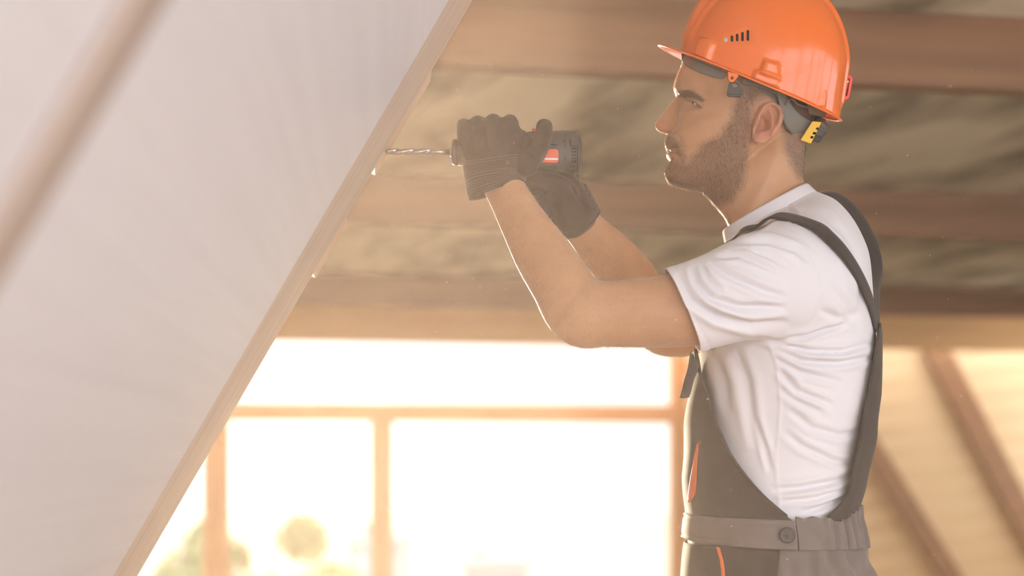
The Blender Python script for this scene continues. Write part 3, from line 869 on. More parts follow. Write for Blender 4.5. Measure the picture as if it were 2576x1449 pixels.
# gathered waistband at the back (both sides), flat waistband in front
def gather(py, t):
    base = .007
    amp = .0055 * max(0.0, math.sin(min(1, max(0, (t - 5.05) / .35)) * math.pi / 2)) if t <= 2 * math.pi else .0055
    tt = t if t <= 2 * math.pi else t
    return base + amp * (math.sin(tt * 46 + 1.5 * math.sin(tt * 9) + py * .012) + .35 * math.sin(tt * 83 + py * .05))
rws = list(np.linspace(row_side(1302), row_side(1384), 22))
e0 = lambda py: th_at(fn_w, py, 2003, .007)
e1 = lambda py: 3 * math.pi - (th_at(fn_w, py, 2003, .007) - 0) + math.pi - math.pi
e_n = th_at(fn_w, rws[5], 2003, .007)
e_far = 2 * math.pi + (2 * math.pi - e_n)
def back_rows():
    V, Fc = [], []; NU = 220
    for i, py in enumerate(rws):
        for k in range(NU + 1):
            t = e_n + (e_far - e_n) * k / NU
            near = 1 - abs(2 * math.pi - t) / (2 * math.pi - e_n)   # 0 at the sides, 1 at the back
            rise = -24 * max(0, min(1, (near - .42) / .3)) + 9 * math.exp(-((near - .36) / .10) ** 2)                                       # the elastic back rides up
            pz = py + rise * (1 - i / (len(rws) - 1)) + (2.5 * math.sin(t * 30) if i == 0 else 0)
            V.append(sec_point(fn_w, pz, t, gather(py, t)))
    for i in range(len(rws) - 1):
        for k in range(NU):
            q = i * (NU + 1) + k; Fc.append((q, q + 1, q + NU + 2, q + NU + 1))
    o = mesh('elastic_waistband', V, Fc, M_grey, ov); s = o.modifiers.new('t', 'SOLIDIFY'); s.thickness = .003; s.offset = 0
    return o
back_rows()
wb_rows = list(np.linspace(0, 1, 14))
V, Fc = [], []; NU = 120
tn = th_at(fn_w, 1345, 2006, .012)
for i, q in enumerate(wb_rows):
    for k in range(NU + 1):
        t = 2 * math.pi - tn + (tn - (2 * math.pi - tn)) * k / NU     # far side, round the front, to the near side
        frac = abs(t - math.pi) / (tn - math.pi)
        top, bot = 1290 + (row_side(1309) - 1290) * frac, 1352 + (row_side(1383) - 1352) * frac
        lip = .0012 if i in (1, 12) else (.0004 if i in (2, 11) else .002)
        V.append(sec_point(fn_w, top + (bot - top) * q, t, .0095 + lip))
for i in range(len(wb_rows) - 1):
    for k in range(NU):
        a = i * (NU + 1) + k; Fc.append((a, a + 1, a + NU + 2, a + NU + 1))
wb = mesh('front_waistband', V, Fc, M_grey, ov); s = wb.modifiers.new('t', 'SOLIDIFY'); s.thickness = .004; s.offset = 0
# button with a raised rim
bc_t = th_at(fn_w, row_side(1345), 1980, .014)
bp = sec_point(fn_w, row_side(1345), bc_t, .0165); bn = (bp - sec_point(fn_w, row_side(1345), bc_t, .0)).normalized()
def disc_rings(c, nrm, prof, seg=40):
    ax = nrm.cross(Vector((0, 0, 1))).normalized(); ay = ax.cross(nrm).normalized()
    return [[c + nrm * h + (ax * math.cos(2 * math.pi * k / seg) + ay * math.sin(2 * math.pi * k / seg)) * r for k in range(seg)] for r, h in prof]
bt = mesh('button', *ring_loft(disc_rings(bp, bn, [(.0095, -.002), (.0112, -.0005), (.0115, .0012), (.0100, .0026), (.0085, .0020), (.0060, .0014), (.0045, .0022), (.0026, .0016), (.0012, .0030), (.0004, .0030)])), M_black, ov)
bt['label'] = 'round black waist button'
# dark pocket panel and orange piping below the waistband
row2 = list(np.linspace(row_side(1378), 1660, 30))
pk_e = lambda py: th_at(fn_w, py, interp([1370, 1449, 1660], [1962, 1954, 1950], py), .004)
pk_s = lambda py: math.pi
patch('pocket_panel', fn_w, row2, pk_s, pk_e, .0065, M_dark, ov, .002)
patch('pocket_panel', fn_w, row2, lambda py: math.pi, lambda py: 2 * math.pi - pk_e(py), .0065, M_dark, ov, .002)
pip_c = lambda py: interp([1360, 1375, 1395, 1420, 1449, 1660], [1808, 1812, 1818, 1822, 1823, 1818], py)
pp = patch('pocket_piping', fn_w, list(np.linspace(row_side(1379), 1600, 24)), lambda py: th_at(fn_w, py, pip_c(py) - 3.5, .008), lambda py: th_at(fn_w, py, pip_c(py) + 2.5, .008), .0105, M_orcloth, ov, .003, 4)
pp['label'] = 'orange pocket piping'

# bib over the chest
fn_b = sec_table([(872, 1765, 2192, .181), (940, 1763, 2188, .173), (1010, 1753, 2180, .168), (1060, 1746, 2173, .166), (1120, 1742, 2160, .163), (1200, 1740, 2140, .162), (1280, 1746, 2132, .163), (1330, 1746, 2132, .168)])
BE_Y = [872, 930, 985, 1060, 1135, 1195, 1245, 1285, 1314]; BE_X = [1749, 1758, 1776, 1800, 1832, 1872, 1916, 1960, 1999]
def bib_edge(py_mid):
    # py_mid: middle-plane row; seen row at the side
    pys = py_mid
    for _ in range(3):
        x = interp(BE_Y, BE_X, pys); t = th_at(fn_b, py_mid, x, .012); p = sec_point(fn_b, py_mid, t, .012)
        pys = HOR - F * (p.z - ZC) / p.y
    return t
bib_rows = [float(v) for v in np.linspace(884, 1308, 70)]
bib_e = {r: bib_edge(r) for r in bib_rows}
bib = patch('bib', fn_b, bib_rows, lambda r: 2 * math.pi - bib_e[r], lambda r: bib_e[r], lambda py, t: .011 + .0012 * math.sin(py * .035 + t * 3), M_dark, man, .0028, 90)
bib['label'] = 'dark grey bib of the overalls'
# rolled hem along the bib edge
def rib(name, pts, r, m, parent, seg=10, flat=1.0):
    w = [(*p, r, r * flat) for p in pts]
    return mesh(name, *tube_w(w, 3, seg), m, parent)
for sgn in (1, -1):
    rib('bib_hem', [sec_point(fn_b, r, bib_e[r] if sgn > 0 else 2 * math.pi - bib_e[r], .0125) for r in bib_rows[::6]], .0026, M_dark, bib)
# chest pocket edge in orange
cp = patch('chest_piping', fn_b, [float(v) for v in np.linspace(1118, 1262, 24)], lambda r: th_at(fn_b, r, interp([1118, 1200, 1250, 1262], [1757, 1740, 1733, 1733], r), .012), lambda r: th_at(fn_b, r, interp([1118, 1150, 1240, 1262], [1758.5, 1757, 1751, 1738], r), .012), .0135, M_orcloth, bib, .002, 8)
cp['label'] = 'orange chest pocket edge'
# fabric strap tail hanging off the buckle in front of the chest
tl = [P(1748, 905, 2.600), P(1742, 930, 2.592), P(1733, 960, 2.59), P(1727, 985, 2.59), P(1722, 1000, 2.592)]
def ribbon(name, pts, wdir, halfw, thick, m, parent, n=6, wid=None):
    s = smooth_path([tuple(p) for p in pts], n); V, Fc = [], []
    S = [Vector(a) for a in s]
    W = smooth_path([tuple(w) for w in wdir], n); W = [Vector(a).normalized() for a in W]
    for i, (p, w) in enumerate(zip(S, W)):
        t = (S[min(i + 1, len(S) - 1)] - S[max(i - 1, 0)]).normalized()
        w = (w - t * w.dot(t)).normalized(); nn = t.cross(w).normalized()
        hw = halfw if wid is None else halfw * interp(list(range(len(wid))), wid, i / (len(S) - 1) * (len(wid) - 1))
        for (a, b) in ((-1, -.5), (-.93, .5), (-.5, .6), (0, .62), (.5, .6), (.93, .5), (1, -.5), (.5, -.5), (0, -.5), (-.5, -.5)):
            V.append(p + w * hw * a + nn * thick * b)
    K = 10
    for i in range(len(S) - 1):
        for j in range(K):
            q = i * K + j; r = i * K + (j + 1) % K
            Fc.append((q, r, r + K, q + K))
    Fc.append(tuple(reversed(range(K)))); Fc.append(tuple(range((len(S) - 1) * K, len(S) * K)))
    return mesh(name, V, Fc, m, parent)
ribbon('strap_tail', tl, [Vector((.45, .9, 0.1))] * 5, .016, .0035, M_dark, bib)

# shoulder straps, laid on the shirt
STR = [(1752, 872, None), (1940, 580, 1), (2000, 560, 1), (2040, 570, 1), (2085, 603, 1), (2125, 648, 1), (2160, 705, 1), (2184, 760, 1), (2199, 820, 1)]
def drop(x_, y_, dr):
    h, nn, _, _ = bvh_shirt.ray_cast(Vector(x_) if not isinstance(x_, Vector) else x_, dr)
    return h, nn
front, pts_w, nrm_w = [], [], []
for py_, yy in ((885, 2.625), (800, 2.625), (720, 2.622), (665, 2.618), (630, 2.612)):
    h, nn = drop(Vector((M0(1600, py_).x, yy, M0(1600, py_).z)), None, Vector((1, 0, 0)))
    if h is not None: front.append((h + nn * .003, nn))
for px_, yy in ((1872, 2.600), (1910, 2.588), (1955, 2.565)):
    h, nn = drop(Vector(((px_ - CX) / F * yy, yy, 1.75)), None, Vector((0, 0, -1)))
    if h is not None: front.append((h + nn * .0065, nn))
for (x, y) in [(2042, 571), (2085, 603), (2125, 648), (2160, 705), (2184, 760), (2199, 820)]:
    h, nn = cast(x, y)
    if h is None:
        h, nn, _, _ = bvh_shirt.find_nearest(P(x, y, 2.6))
    pts_w.append(h + nn * .0035); nrm_w.append(nn)
for q_ in front: print('front', [round(CX + F * q_[0].x / q_[0].y), round(HOR - F * (q_[0].z - ZC) / q_[0].y), round(q_[0].y, 3)])
for q_ in pts_w: print('strap', [round(CX + F * q_.x / q_.y), round(HOR - F * (q_.z - ZC) / q_.y), round(q_.y, 3)])
lowb = []
for (x, y) in []:
    p = M0(x, y); lowb.append((Vector((p.x, 2.60, p.z)), Vector((1, -.5, 0)).normalized()))
allp = [f[0] for f in front] + pts_w + [b[0] for b in lowb]
alln = [f[1] for f in front] + nrm_w + [b[1] for b in lowb]
wd = []
for i, p in enumerate(allp):
    t = (allp[min(i + 1, len(allp) - 1)] - allp[max(i - 1, 0)]).normalized()
    na = sum((alln[q] for q in range(max(0, i - 1), min(len(alln), i + 2))), Vector()).normalized()
    wd.append(t.cross(na).normalized())
for i in range(1, len(wd)):
    if wd[i].dot(wd[i - 1]) < 0: wd[i] = -wd[i]
st = ribbon('shoulder_strap', allp, wd, .0135, .003, M_dark, man, 8)
st['label'] = 'dark elastic strap over the near shoulder'
# far strap, standing off the back
fs = [P(1960, 560, 2.78), P(2030, 508, 2.78), P(2088, 508, 2.79), P(2137, 553, 2.80), P(2169, 606, 2.80), P(2185, 656, 2.79), P(2190, 716, 2.77), P(2200, 800, 2.74), P(2205, 900, 2.72)]
ribbon('shoulder_strap', fs, [Vector((.05, 1, -.1)), Vector((.1, 1, 0)), Vector((.6, .6, .3)), Vector((.9, .35, .2)), Vector((1, .3, .1)), Vector((1, .35, 0)), Vector((.6, .8, 0)), Vector((.3, .95, 0)), Vector((.1, 1, 0))], .023, .010, M_dark, man, 8)['label'] = 'dark strap bulging behind the far shoulder'
# back piece hanging loose behind the shirt
fn_k = sec_table([(780, 1764, 2186, .180), (800, 1764, 2192, .181), (850, 1764, 2197, .181), (900, 1764, 2197, .178), (1000, 1764, 2196, .170), (1100, 1764, 2186, .166), (1180, 1764, 2170, .162), (1230, 1764, 2157, .161), (1270, 1764, 2144, .162), (1320, 1764, 2140, .163)])
KE_Y = [785, 830, 860, 900, 1000, 1080, 1150, 1200, 1240, 1270, 1296, 1330]; KE_X = [2226, 2210, 2205, 2198, 2181, 2167, 2152, 2143, 2133, 2112, 2085, 2085]
k_rows = [float(v) for v in np.linspace(785, 1316, 80)]
def k_edge(r):
    pys = r
    for _ in range(3):
        x = interp(KE_Y, KE_X, pys); t = th_at(fn_k, r, x, .004); p = sec_point(fn_k, r, t, .004); pys = HOR - F * (p.z - ZC) / p.y
    return t
k_e = {r: k_edge(r) for r in k_rows}
bk = patch('back_panel', fn_k, k_rows, lambda r: k_e[r], lambda r: 4 * math.pi - k_e[r], lambda py, t: .004 + .0008 * math.sin(py * .03 + 2 * math.sin(py * .011)), M_dark, man, .003, 70)
bk['label'] = 'dark back panel of the overalls'

# boots, below the frame
M_boot = mat('boot_leather', (0.10, 0.06, 0.035), 0.6)
for s in (-1, 1):
    bx = M0(1955, 0).x; yy = YM + s * .12
    sole_z = 0.0
    bt_me = union_remesh('boot', [tube_w([(bx + .06, yy, .16, .048, .045), (bx + .05, yy, .09, .05, .045), (bx + .045, yy, .055, .05, .045)], seg=24), tube_w([(bx + .07, yy, .045, .04, .042), (bx - .02, yy, .05, .042, .046), (bx - .11, yy, .04, .035, .048), (bx - .16, yy, .034, .028, .040)], seg=24)], .006, 4)
    b = link('boot', bt_me, M_boot, man)
# ------------------------------------------------------------------ gloves
M_glove = mat('black_glove', (0.030, 0.021, 0.019), 0.85, spec=0.15, sheen=0.10, bump=((260, 260, 260), 0.35, 0.0008), var=((60, 60, 60), (0.040, 0.029, 0.026), 0.3, 0.7))
M_knit = bpy.data.materials.new('glove_knit'); M_knit.use_nodes = True
_n = M_knit.node_tree.nodes; _l = M_knit.node_tree.links; _b = _n['Principled BSDF']
_b.inputs['Roughness'].default_value = .85; _b.inputs['Sheen Weight'].default_value = .12; _b.inputs['Specular IOR Level'].default_value = .2
_a = _n.new('ShaderNodeAttribute'); _a.attribute_name = 'knit'
_s = _n.new('ShaderNodeSeparateXYZ'); _l.new(_a.outputs['Vector'], _s.inputs[0])
def _mth(op, a, b=None):
    q = _n.new('ShaderNodeMath'); q.operation = op
    for i, v in enumerate((a, b)):
        if v is None: continue
        if isinstance(v, (int, float)): q.inputs[i].default_value = v
        else: _l.new(v, q.inputs[i])
    return q.outputs[0]
_r = _mth('SINE', _mth('MULTIPLY', _s.outputs[1], 2 * math.pi)); _c = _mth('SINE', _mth('MULTIPLY', _s.outputs[0], 2 * math.pi))
_dsh = _mth('MULTIPLY', _mth('GREATER_THAN', _r, 0.55), _mth('GREATER_THAN', _c, -0.1))
_mx = _n.new('ShaderNodeMixRGB'); _mx.inputs[1].default_value = (.032, .023, .021, 1); _mx.inputs[2].default_value = (.105, .086, .078, 1)
_l.new(_dsh, _mx.inputs[0]); _l.new(_mx.outputs[0], _b.inputs['Base Color'])
_bp = _n.new('ShaderNodeBump'); _bp.inputs['Strength'].default_value = .6; _bp.inputs['Distance'].default_value = .0006
_l.new(_r, _bp.inputs['Height']); _l.new(_bp.outputs[0], _b.inputs['Normal'])

def cuff(pts, rows, cols, parent, lip=.0015):
    """open knitted tube, rolled out and back in at the hem"""
    w = [(*P(p[0], p[1], p[2]), p[3], p[4]) for p in pts]
    V, Fc = tube_w(w, 8, 72, False)
    Fc = Fc[:-2]
    n = len(V) // 72
    o = mesh('cuff', V, Fc, M_knit, parent)
    at_ = o.data.attributes.new('knit', 'FLOAT_VECTOR', 'POINT')
    a = np.zeros((len(V), 3), np.float32)
    for i in range(n):
        for j in range(72):
            a[i * 72 + j] = (min(j, 72 - j) * cols / 36.0, i * rows / (n - 1), 0)
    at_.data.foreach_set('vector', a.ravel())
    s = o.modifiers.new('t', 'SOLIDIFY'); s.thickness = .0022; s.offset = -1
    return o

gl_me = union_remesh('work_glove', hand_fingers(.0088, .0032) + [tube([(1168, 322, 2.650, .0115, .010), (1225, 316, 2.650, .0125, .010), (1290, 316, 2.650, .0125, .010)]), tube([(1306, 345, 2.642, .013, .010), (1330, 372, 2.640, .016, .011), (1345, 398, 2.640, .015, .011)]), tube([(1238, 400, 2.637, .0435, .023), (1247, 440, 2.640, .041, .026)], round_ends=False)], 0.0017, 22)
co = get_co(gl_me); no = get_no(gl_me)
gx, gy = CX + F * co[:, 0] / co[:, 1], HOR - F * (co[:, 2] - ZC) / co[:, 1]
d = np.array([mnoise.noise(Vector((c[0] * 45, c[1] * 45, c[2] * 45))) for c in co]) * .0008
for x in (1185, 1223, 1264):
    dd, _ = dist_poly(gx, gy, [(x, 300), (x + 4, 345), (x + 8, 372)])
    d -= .0007 * np.exp(-(dd / 6.0) ** 2) * (co[:, 1] < 2.66)
for x in (1168, 1204, 1246, 1286):
    d += .0012 * gauss(gx, gy, x, 318, 12, 10) * (co[:, 1] < 2.66)
for pts in ([(1300, 345), (1318, 372), (1345, 392)], [(1290, 400), (1315, 425), (1325, 445)]):
    dd, _ = dist_poly(gx, gy, pts); d -= .0014 * np.exp(-(dd / 5.0) ** 2)
co += no * d[:, None]; set_co(gl_me, co)
gl = link('work_glove', gl_me, M_glove, man); gl['label'] = 'black glove on the near hand, over the front of the drill'
cuff([(1240, 396, 2.638, .0435, .0265), (1243, 418, 2.640, .0438, .0280), (1245, 438, 2.640, .0430, .0285), (1246, 454, 2.638, .0420, .029), (1249, 468, 2.637, .0425, .030), (1253, 481, 2.637, .0425, .0295)], 19, 46, gl)
gf_me = union_remesh('work_glove', far_fingers(.0088, .0030) + [tube([(1445, 545, 2.700, .032, .026), (1420, 505, 2.690, .036, .026), (1392, 475, 2.684, .036, .024), (1375, 470, 2.684, .024, .020)])], 0.0017, 20)
co = get_co(gf_me); no = get_no(gf_me)
gx, gy = CX + F * co[:, 0] / co[:, 1], HOR - F * (co[:, 2] - ZC) / co[:, 1]
d = np.array([mnoise.noise(Vector((c[0] * 45, c[1] * 45, c[2] * 45))) for c in co]) * .0008
for pts in ([(1397, 500), (1393, 545), (1388, 575)], [(1440, 470), (1455, 500), (1470, 520)]):
    dd, _ = dist_poly(gx, gy, pts); d -= .0022 * np.exp(-(dd / 6.0) ** 2)
co += no * d[:, None]; set_co(gf_me, co)
glf = link('work_glove', gf_me, M_glove, man); glf['label'] = 'black glove on the far hand, round the drill grip'
cuff([(1418, 505, 2.702, .0400, .0270), (1436, 530, 2.708, .0385, .0275), (1450, 549, 2.712, .0365, .0275), (1460, 563, 2.717, .0355, .0270)], 15, 40, glf)

# ------------------------------------------------------------------ cordless drill
M_dbody = mat('drill_plastic', (0.045, 0.045, 0.045), 0.45, spec=0.4, bump=((500, 500, 500), 0.1, 0.0003))
M_drub = mat('drill_rubber', (0.028, 0.028, 0.029), 0.75, spec=0.2)
M_dark2 = mat('vent_black', (0.008, 0.008, 0.008), 0.9, spec=0.1)
M_dred = mat('drill_red', (0.82, 0.115, 0.055), 0.4, spec=0.4)
M_white = mat('white_paint', (0.8, 0.78, 0.75), 0.5)
M_steel = mat('steel', (0.42, 0.38, 0.36), 0.28, metal=1.0)
M_chuck = mat('chuck_steel', (0.16, 0.14, 0.13), 0.35, metal=0.8)
DY = 2.684
drill = empty('cordless_drill', P(1345, 600, DY))
tag(drill, 'black cordless drill with orange side panel held in both gloved hands', 'power drill')
s_ = DY / F
def xl(px): return (px - CX) * s_
def zl(py): return ZC + (HOR - py) * s_
def lathe_x(name, prof, yc, m, parent, seg=40, ys=1.0, expo=2.0):
    """prof: (px, radius m) along the drill axis; ys squeezes the depth"""
    rings = []
    for px_, r in prof:
        rg = []
        for k in range(seg):
            th = 2 * math.pi * k / seg; cc, ss = math.cos(th), math.sin(th); q = (abs(cc) ** expo + abs(ss) ** expo) ** (-1 / expo)
            rg.append(Vector((xl(px_), DY + r * ys * ss * q, zl(yc) + r * cc * q)))
        rings.append(rg)
    return mesh(name, *ring_loft(rings), m, parent)
AXY = 383.0
ch = lathe_x('chuck', [(1137, .0100), (1137, .0160), (1139, .0182), (1143, .0192), (1150, .0196), (1152, .0186), (1154, .0198), (1168, .0205), (1200, .021), (1202, .0195), (1204, .0215), (1232, .0225)], AXY, M_chuck, drill)
lathe_x('chuck_jaw', [(1131, .0045), (1133, .0062), (1138, .0075)], AXY, M_steel, ch)
# twist bit: smooth shank and a fluted body
lathe_x('drill_bit', [(1090, .0002), (1091, .0038), (1094, .0043), (1136, .0043)], 382.0, M_steel, drill, 24)
def flutes():
    rings = []; x0, x1 = 969.0, 1094.0; N = 150; K = 36
    for i in range(N + 1):
        px_ = x0 + (x1 - x0) * i / N; r0 = .0046 * min(1, (px_ - x0 + .6) / 6.0); ph = (px_ - x0) / 43.0 * math.pi
        rg = []
        for k in range(K):
            th = 2 * math.pi * k / K
            g = math.cos(2 * (th - ph)); r = r0 * (1 - .42 * max(0, g) ** 1.3) + (0.0002 if g < -.86 else 0)
            rg.append(Vector((xl(px_), DY + r * math.sin(th), zl(382.0) + r * math.cos(th))))
        rings.append(rg)
    return ring_loft(rings)
fl = mesh('fluted_bit', *flutes(), M_steel, drill)
# housing
hs = lathe_x('housing', [(1215, .001), (1216, .024), (1222, .0262), (1300, .0300), (1345, .0322), (1400, .0332), (1432, .0334), (1434, .0326), (1437, .0326), (1439, .0334), (1449, .0328), (1457, .0300), (1461, .0255), (1463, .018), (1464, .001)], 386.0, M_dbody, drill, 56, .90, 2.6)
grip = mesh('grip', *tube([(1392, 405, DY, .026, .021), (1382, 450, DY, .022, .018), (1364, 510, DY, .0205, .0175), (1345, 565, DY, .022, .019)], seg=32, expo=2.6), M_drub, drill)
mesh('battery_foot', *tube([(1346, 560, DY, .026, .022), (1338, 585, DY, .029, .027), (1334, 600, DY, .027, .026)], seg=32, expo=3.5), M_dbody, drill)
def plate(name, pts, y_front, depth, m, parent, bev=.0006):
    """prism with a picture-parallel outline (px list) on the side of the drill"""
    bm = bmesh.new(); k = y_front / F
    vs_ = [bm.verts.new(((x - CX) * k, y_front, ZC + (HOR - y) * k)) for x, y in pts]
    f = bm.faces.new(vs_)
    r = bmesh.ops.extrude_face_region(bm, geom=[f])
    bmesh.ops.translate(bm, vec=(0, depth, 0), verts=[v for v in r['geom'] if isinstance(v, bmesh.types.BMVert)])
    bmesh.ops.recalc_face_normals(bm, faces=bm.faces[:])
    if bev: bmesh.ops.bevel(bm, geom=[e for e in bm.edges], offset=bev, segments=2, affect='EDGES')
    return bm_obj(name, bm, m, parent)
YS = DY - .0312
pn = plate('side_panel', [(1381, 375), (1400, 375), (1404, 378), (1405, 386), (1403, 409), (1364, 409)], YS, .006, M_dred, drill); pn['label'] = 'orange-red side panel with a white stripe'
plate('stripe', [(1372, 397), (1404.5, 398), (1404, 402.5), (1369, 402)], YS - .0004, .002, M_white, pn, 0)
plate('badge_frame', [(1362, 424), (1372, 417), (1397, 417), (1402, 421), (1396, 428), (1366, 428)], YS + .0010, .005, M_drub, drill)
plate('badge_frame', [(1372, 421), (1396, 421), (1394, 424.5), (1375, 424.5)], YS + .0004, .005, M_dbody, drill)
for k in range(5):
    y = 371 + k * 8.2
    plate('vent_slot', [(1438, y), (1449, y), (1449, y + 4.6), (1437.5, y + 4.6)], YS + .0012 , .006, M_dark2, drill, 0)
for k in range(2):
    plate('vent_slot', [(1435, 416 + k * 8), (1447, 416 + k * 8), (1446, 420.5 + k * 8), (1433, 420.5 + k * 8)], YS + .0036, .006, M_dark2, drill, 0)
for pts in ([(1415, 352), (1422, 352), (1422, 374), (1420, 374), (1420, 354), (1415, 354)], [(1422, 338), (1424, 338), (1424, 352), (1422, 352)], [(1415, 393), (1422, 393), (1422, 404), (1420, 404), (1420, 395), (1415, 395)],
            [(1433, 352), (1435, 352), (1436, 365), (1450, 366), (1450, 367.5), (1434, 367)], [(1452, 366), (1453.5, 366), (1453.5, 430), (1452, 430)], [(1386, 362), (1404, 364), (1404, 366), (1386, 365)]):
    plate('seam', pts, YS + .0010, .006, M_dark2, drill, 0)
plate('trigger_switch', [(1327, 441), (1332, 438.5), (1352, 438.5), (1357, 442), (1357, 447), (1352, 450), (1335, 450), (1330, 448)], DY - .028, .05, M_dred, drill, .0012)['label'] = 'orange-red direction switch'
plate('mode_slider', [(1338, 334), (1339, 323), (1342, 320.5), (1345, 322), (1348, 334)], DY - .008, .016, M_dred, drill, .001)['label'] = 'red slider on top'

# ------------------------------------------------------------------ hard hat
M_hat = mat('orange_shell', (0.90, 0.19, 0.035), 0.16, spec=0.45, coat=0.15, transl=0.06)
M_strap = mat('grey_strap', (0.16, 0.155, 0.13), 0.6, spec=0.3)
M_band = mat('dark_sweatband', (0.075, 0.042, 0.032), 0.85, spec=0.1)
M_yel = mat('yellow_label', (0.85, 0.52, 0.04), 0.5)
M_clip = mat('clip_grey', (0.055, 0.058, 0.052), 0.5, spec=0.4)
M_redc = mat('red_clip', (0.85, 0.07, 0.045), 0.35, spec=0.5)
HS = YM / F
HC = M0(1914, 208)
HU = Vector((.925, 0, -.381)).normalized(); HW = Vector((.381, 0, .925)).normalized()
hat = empty('hard_hat', HC)
tag(hat, 'glossy orange hard hat with side vents on the man\'s head', 'hard hat')
BACK = [(1, -4), (.965, 20), (.936, 40), (.872, 90), (.80, 138), (.64, 190), (.457, 229), (.283, 251), (.12, 260), (0.001, 262)]
FRONT = [(1, 0), (.993, 30), (.985, 60), (.958, 105), (.885, 152), (.75, 196), (.52, 233), (.30, 253), (.12, 260), (0.001, 262)]
SIDE = [(1, 0), (.995, 25), (.982, 55), (.945, 102), (.872, 148), (.73, 194), (.50, 233), (.29, 253), (.12, 260), (0.001, 262)]
def resamp(pr, n):
    s = [np.array(q, float) for q in smooth_path([(a * 220, b) for a, b in pr], 12)]
    L = np.concatenate([[0], np.cumsum([np.linalg.norm(s[i + 1] - s[i]) for i in range(len(s) - 1)])]); L /= L[-1]
    S = np.linspace(0, 1, n)
    return np.interp(S, L, [q[0] / 220 for q in s]), np.interp(S, L, [q[1] for q in s])
NS, NA = 120, 240
rb_, wb_ = resamp(BACK, NS); rf_, wf_ = resamp(FRONT, NS); rs_, ws_ = resamp(SIDE, NS)
AU, BW = 219.0, 184.0          # half length, half width in 1/1664 m
def hat_grid(inset=0.0):
    G = np.zeros((NS, NA, 3))
    for j in range(NA):
        ph = 2 * math.pi * j / NA; c, s = math.cos(ph), math.sin(ph)
        wS = s * s; wB = c * c * (c > 0); wF = c * c * (c <= 0)
        r = rb_ * wB + rf_ * wF + rs_ * wS; w = wb_ * wB + wf_ * wF + ws_ * wS
        k = (abs(c) ** 2.15 + abs(s) ** 2.15) ** (-1 / 2.15)
        u = (AU - inset) * r * c * k; y = (BW - inset) * r * s * k
        w = w - 7 * abs(s) ** 1.3 * np.clip(1 - w / 130, 0, 1) - inset * np.clip(w / 200, 0, 1)
        G[:, j, 0] = u; G[:, j, 1] = y; G[:, j, 2] = w
    return G
G = hat_grid()
# crest and stepped front in local units
u, y, w = G[:, :, 0], G[:, :, 1], G[:, :, 2]
def sstep(x, a, b):
    t = np.clip((x - a) / (b - a), 0, 1); return t * t * (3 - 2 * t)
Nn = np.zeros_like(G)
du = np.roll(G, -1, 1) - np.roll(G, 1, 1); dv = np.gradient(G, axis=0)
Nn = np.cross(du, dv); Nn /= (np.linalg.norm(Nn, axis=2, keepdims=True) + 1e-9)
Nn[np.einsum('ijk,ijk->ij', Nn, G) < 0] *= -1
cw = 62 + 14 * np.clip(-u / 220, -1, 1)
crest = 7.0 * (1 - sstep(np.abs(y), cw - 9, cw + 5)) * sstep(w, 8, 40)
frt = sstep(-u, 120, 175) * (1 - sstep(np.abs(y), 44, 62))
up_ = np.clip((w - 10) / 117, 0, 1)
nose = frt * (np.where(w < 128, 15 * up_, 15 * (1 - sstep(w, 128, 146))))
side2 = 3.0 * (1 - sstep(np.abs(u + 10), 95, 120)) * sstep(np.abs(y), 66, 78) * sstep(w, 30, 70) * 0
disp = crest + side2
G = G + Nn * disp[:, :, None]
G[:, :, 0] -= nose
RL = math.radians(10.0)
def hat_world(A):
    y_ = (A[..., 1:2] * math.cos(RL) - A[..., 2:3] * math.sin(RL)) + 14
    w_ = A[..., 2:3] * math.cos(RL) + A[..., 1:2] * math.sin(RL)
    return np.array(HC) + (A[..., 0:1] * np.array(HU) + w_ * np.array(HW)) * HS + y_ * np.array((0, 1, 0)) * HS
Wd = hat_world(G)
wc = Wd.reshape(-1, 3)
hx, hy = near_px(wc)
nw = ((hat_world(G + Nn) - hat_world(G)) / HS).reshape(-1, 3)
lat = np.abs(wc[:, 1] - YM)
sd = (lat > .05)
dd = np.zeros(len(wc))
dd += .0080 * poly_mask(hx, hy, [(1764, 97), (1788, 99), (1798, 110), (1784, 156), (1748, 143)], 4) * sd
dd += .0075 * poly_mask(hx, hy, [(1901, 176), (1912, 179), (1961, 197), (1956, 222), (1890, 203)], 2.5) * sd
dd += .0085 * poly_mask(hx, hy, [(1924, 151), (1957, 162), (1961, 199), (1912, 184)], 3.5) * sd
dd -= .0016 * poly_mask(hx, hy, [(1816, 101), (1823, 91), (1876, 71), (1886, 71), (1890, 77), (1891, 104), (1884, 111), (1822, 108)], 2) * sd
dd += .0035 * poly_mask(hx, hy, [(2078, 232), (2074, 268), (2060, 268), (2066, 262)], 3) * sd
wc = wc + nw * dd[:, None]
Wd = wc.reshape(NS, NA, 3)
# brim: rolled flange, longer at the front
rings = []
for k_, (ext, dz) in enumerate([(0.0, 0.0), (.35, -1.0), (.75, -1.5), (1.0, -1.5), (1.06, -3.5), (1.0, -6.0), (.7, -6.5), (.1, -6.5), (-.25, -5.5)]):
    rg = []
    for j in range(NA):
        ph = 2 * math.pi * j / NA; c, s = math.cos(ph), math.sin(ph)
        wid = 5.0 + 50 * max(0, -c) ** 3.2 + 2.5 * max(0, c)
        droop = -3 * max(0, -c) ** 3 * ext
        p = G[0, j].copy() if k_ == 0 else np.array([AU * c, BW * s, 0.0])
        base = np.array([G[0, j, 0], G[0, j, 1], G[0, j, 2]])
        o = np.array([c, s, 0]) * (wid * ext)
        rg.append(Vector(hat_world(base + o + np.array([0, 0, dz + droop]))))
    rings.append(rg)
rings.reverse()
for i in range(NS): rings.append([Vector(v) for v in Wd[i]])
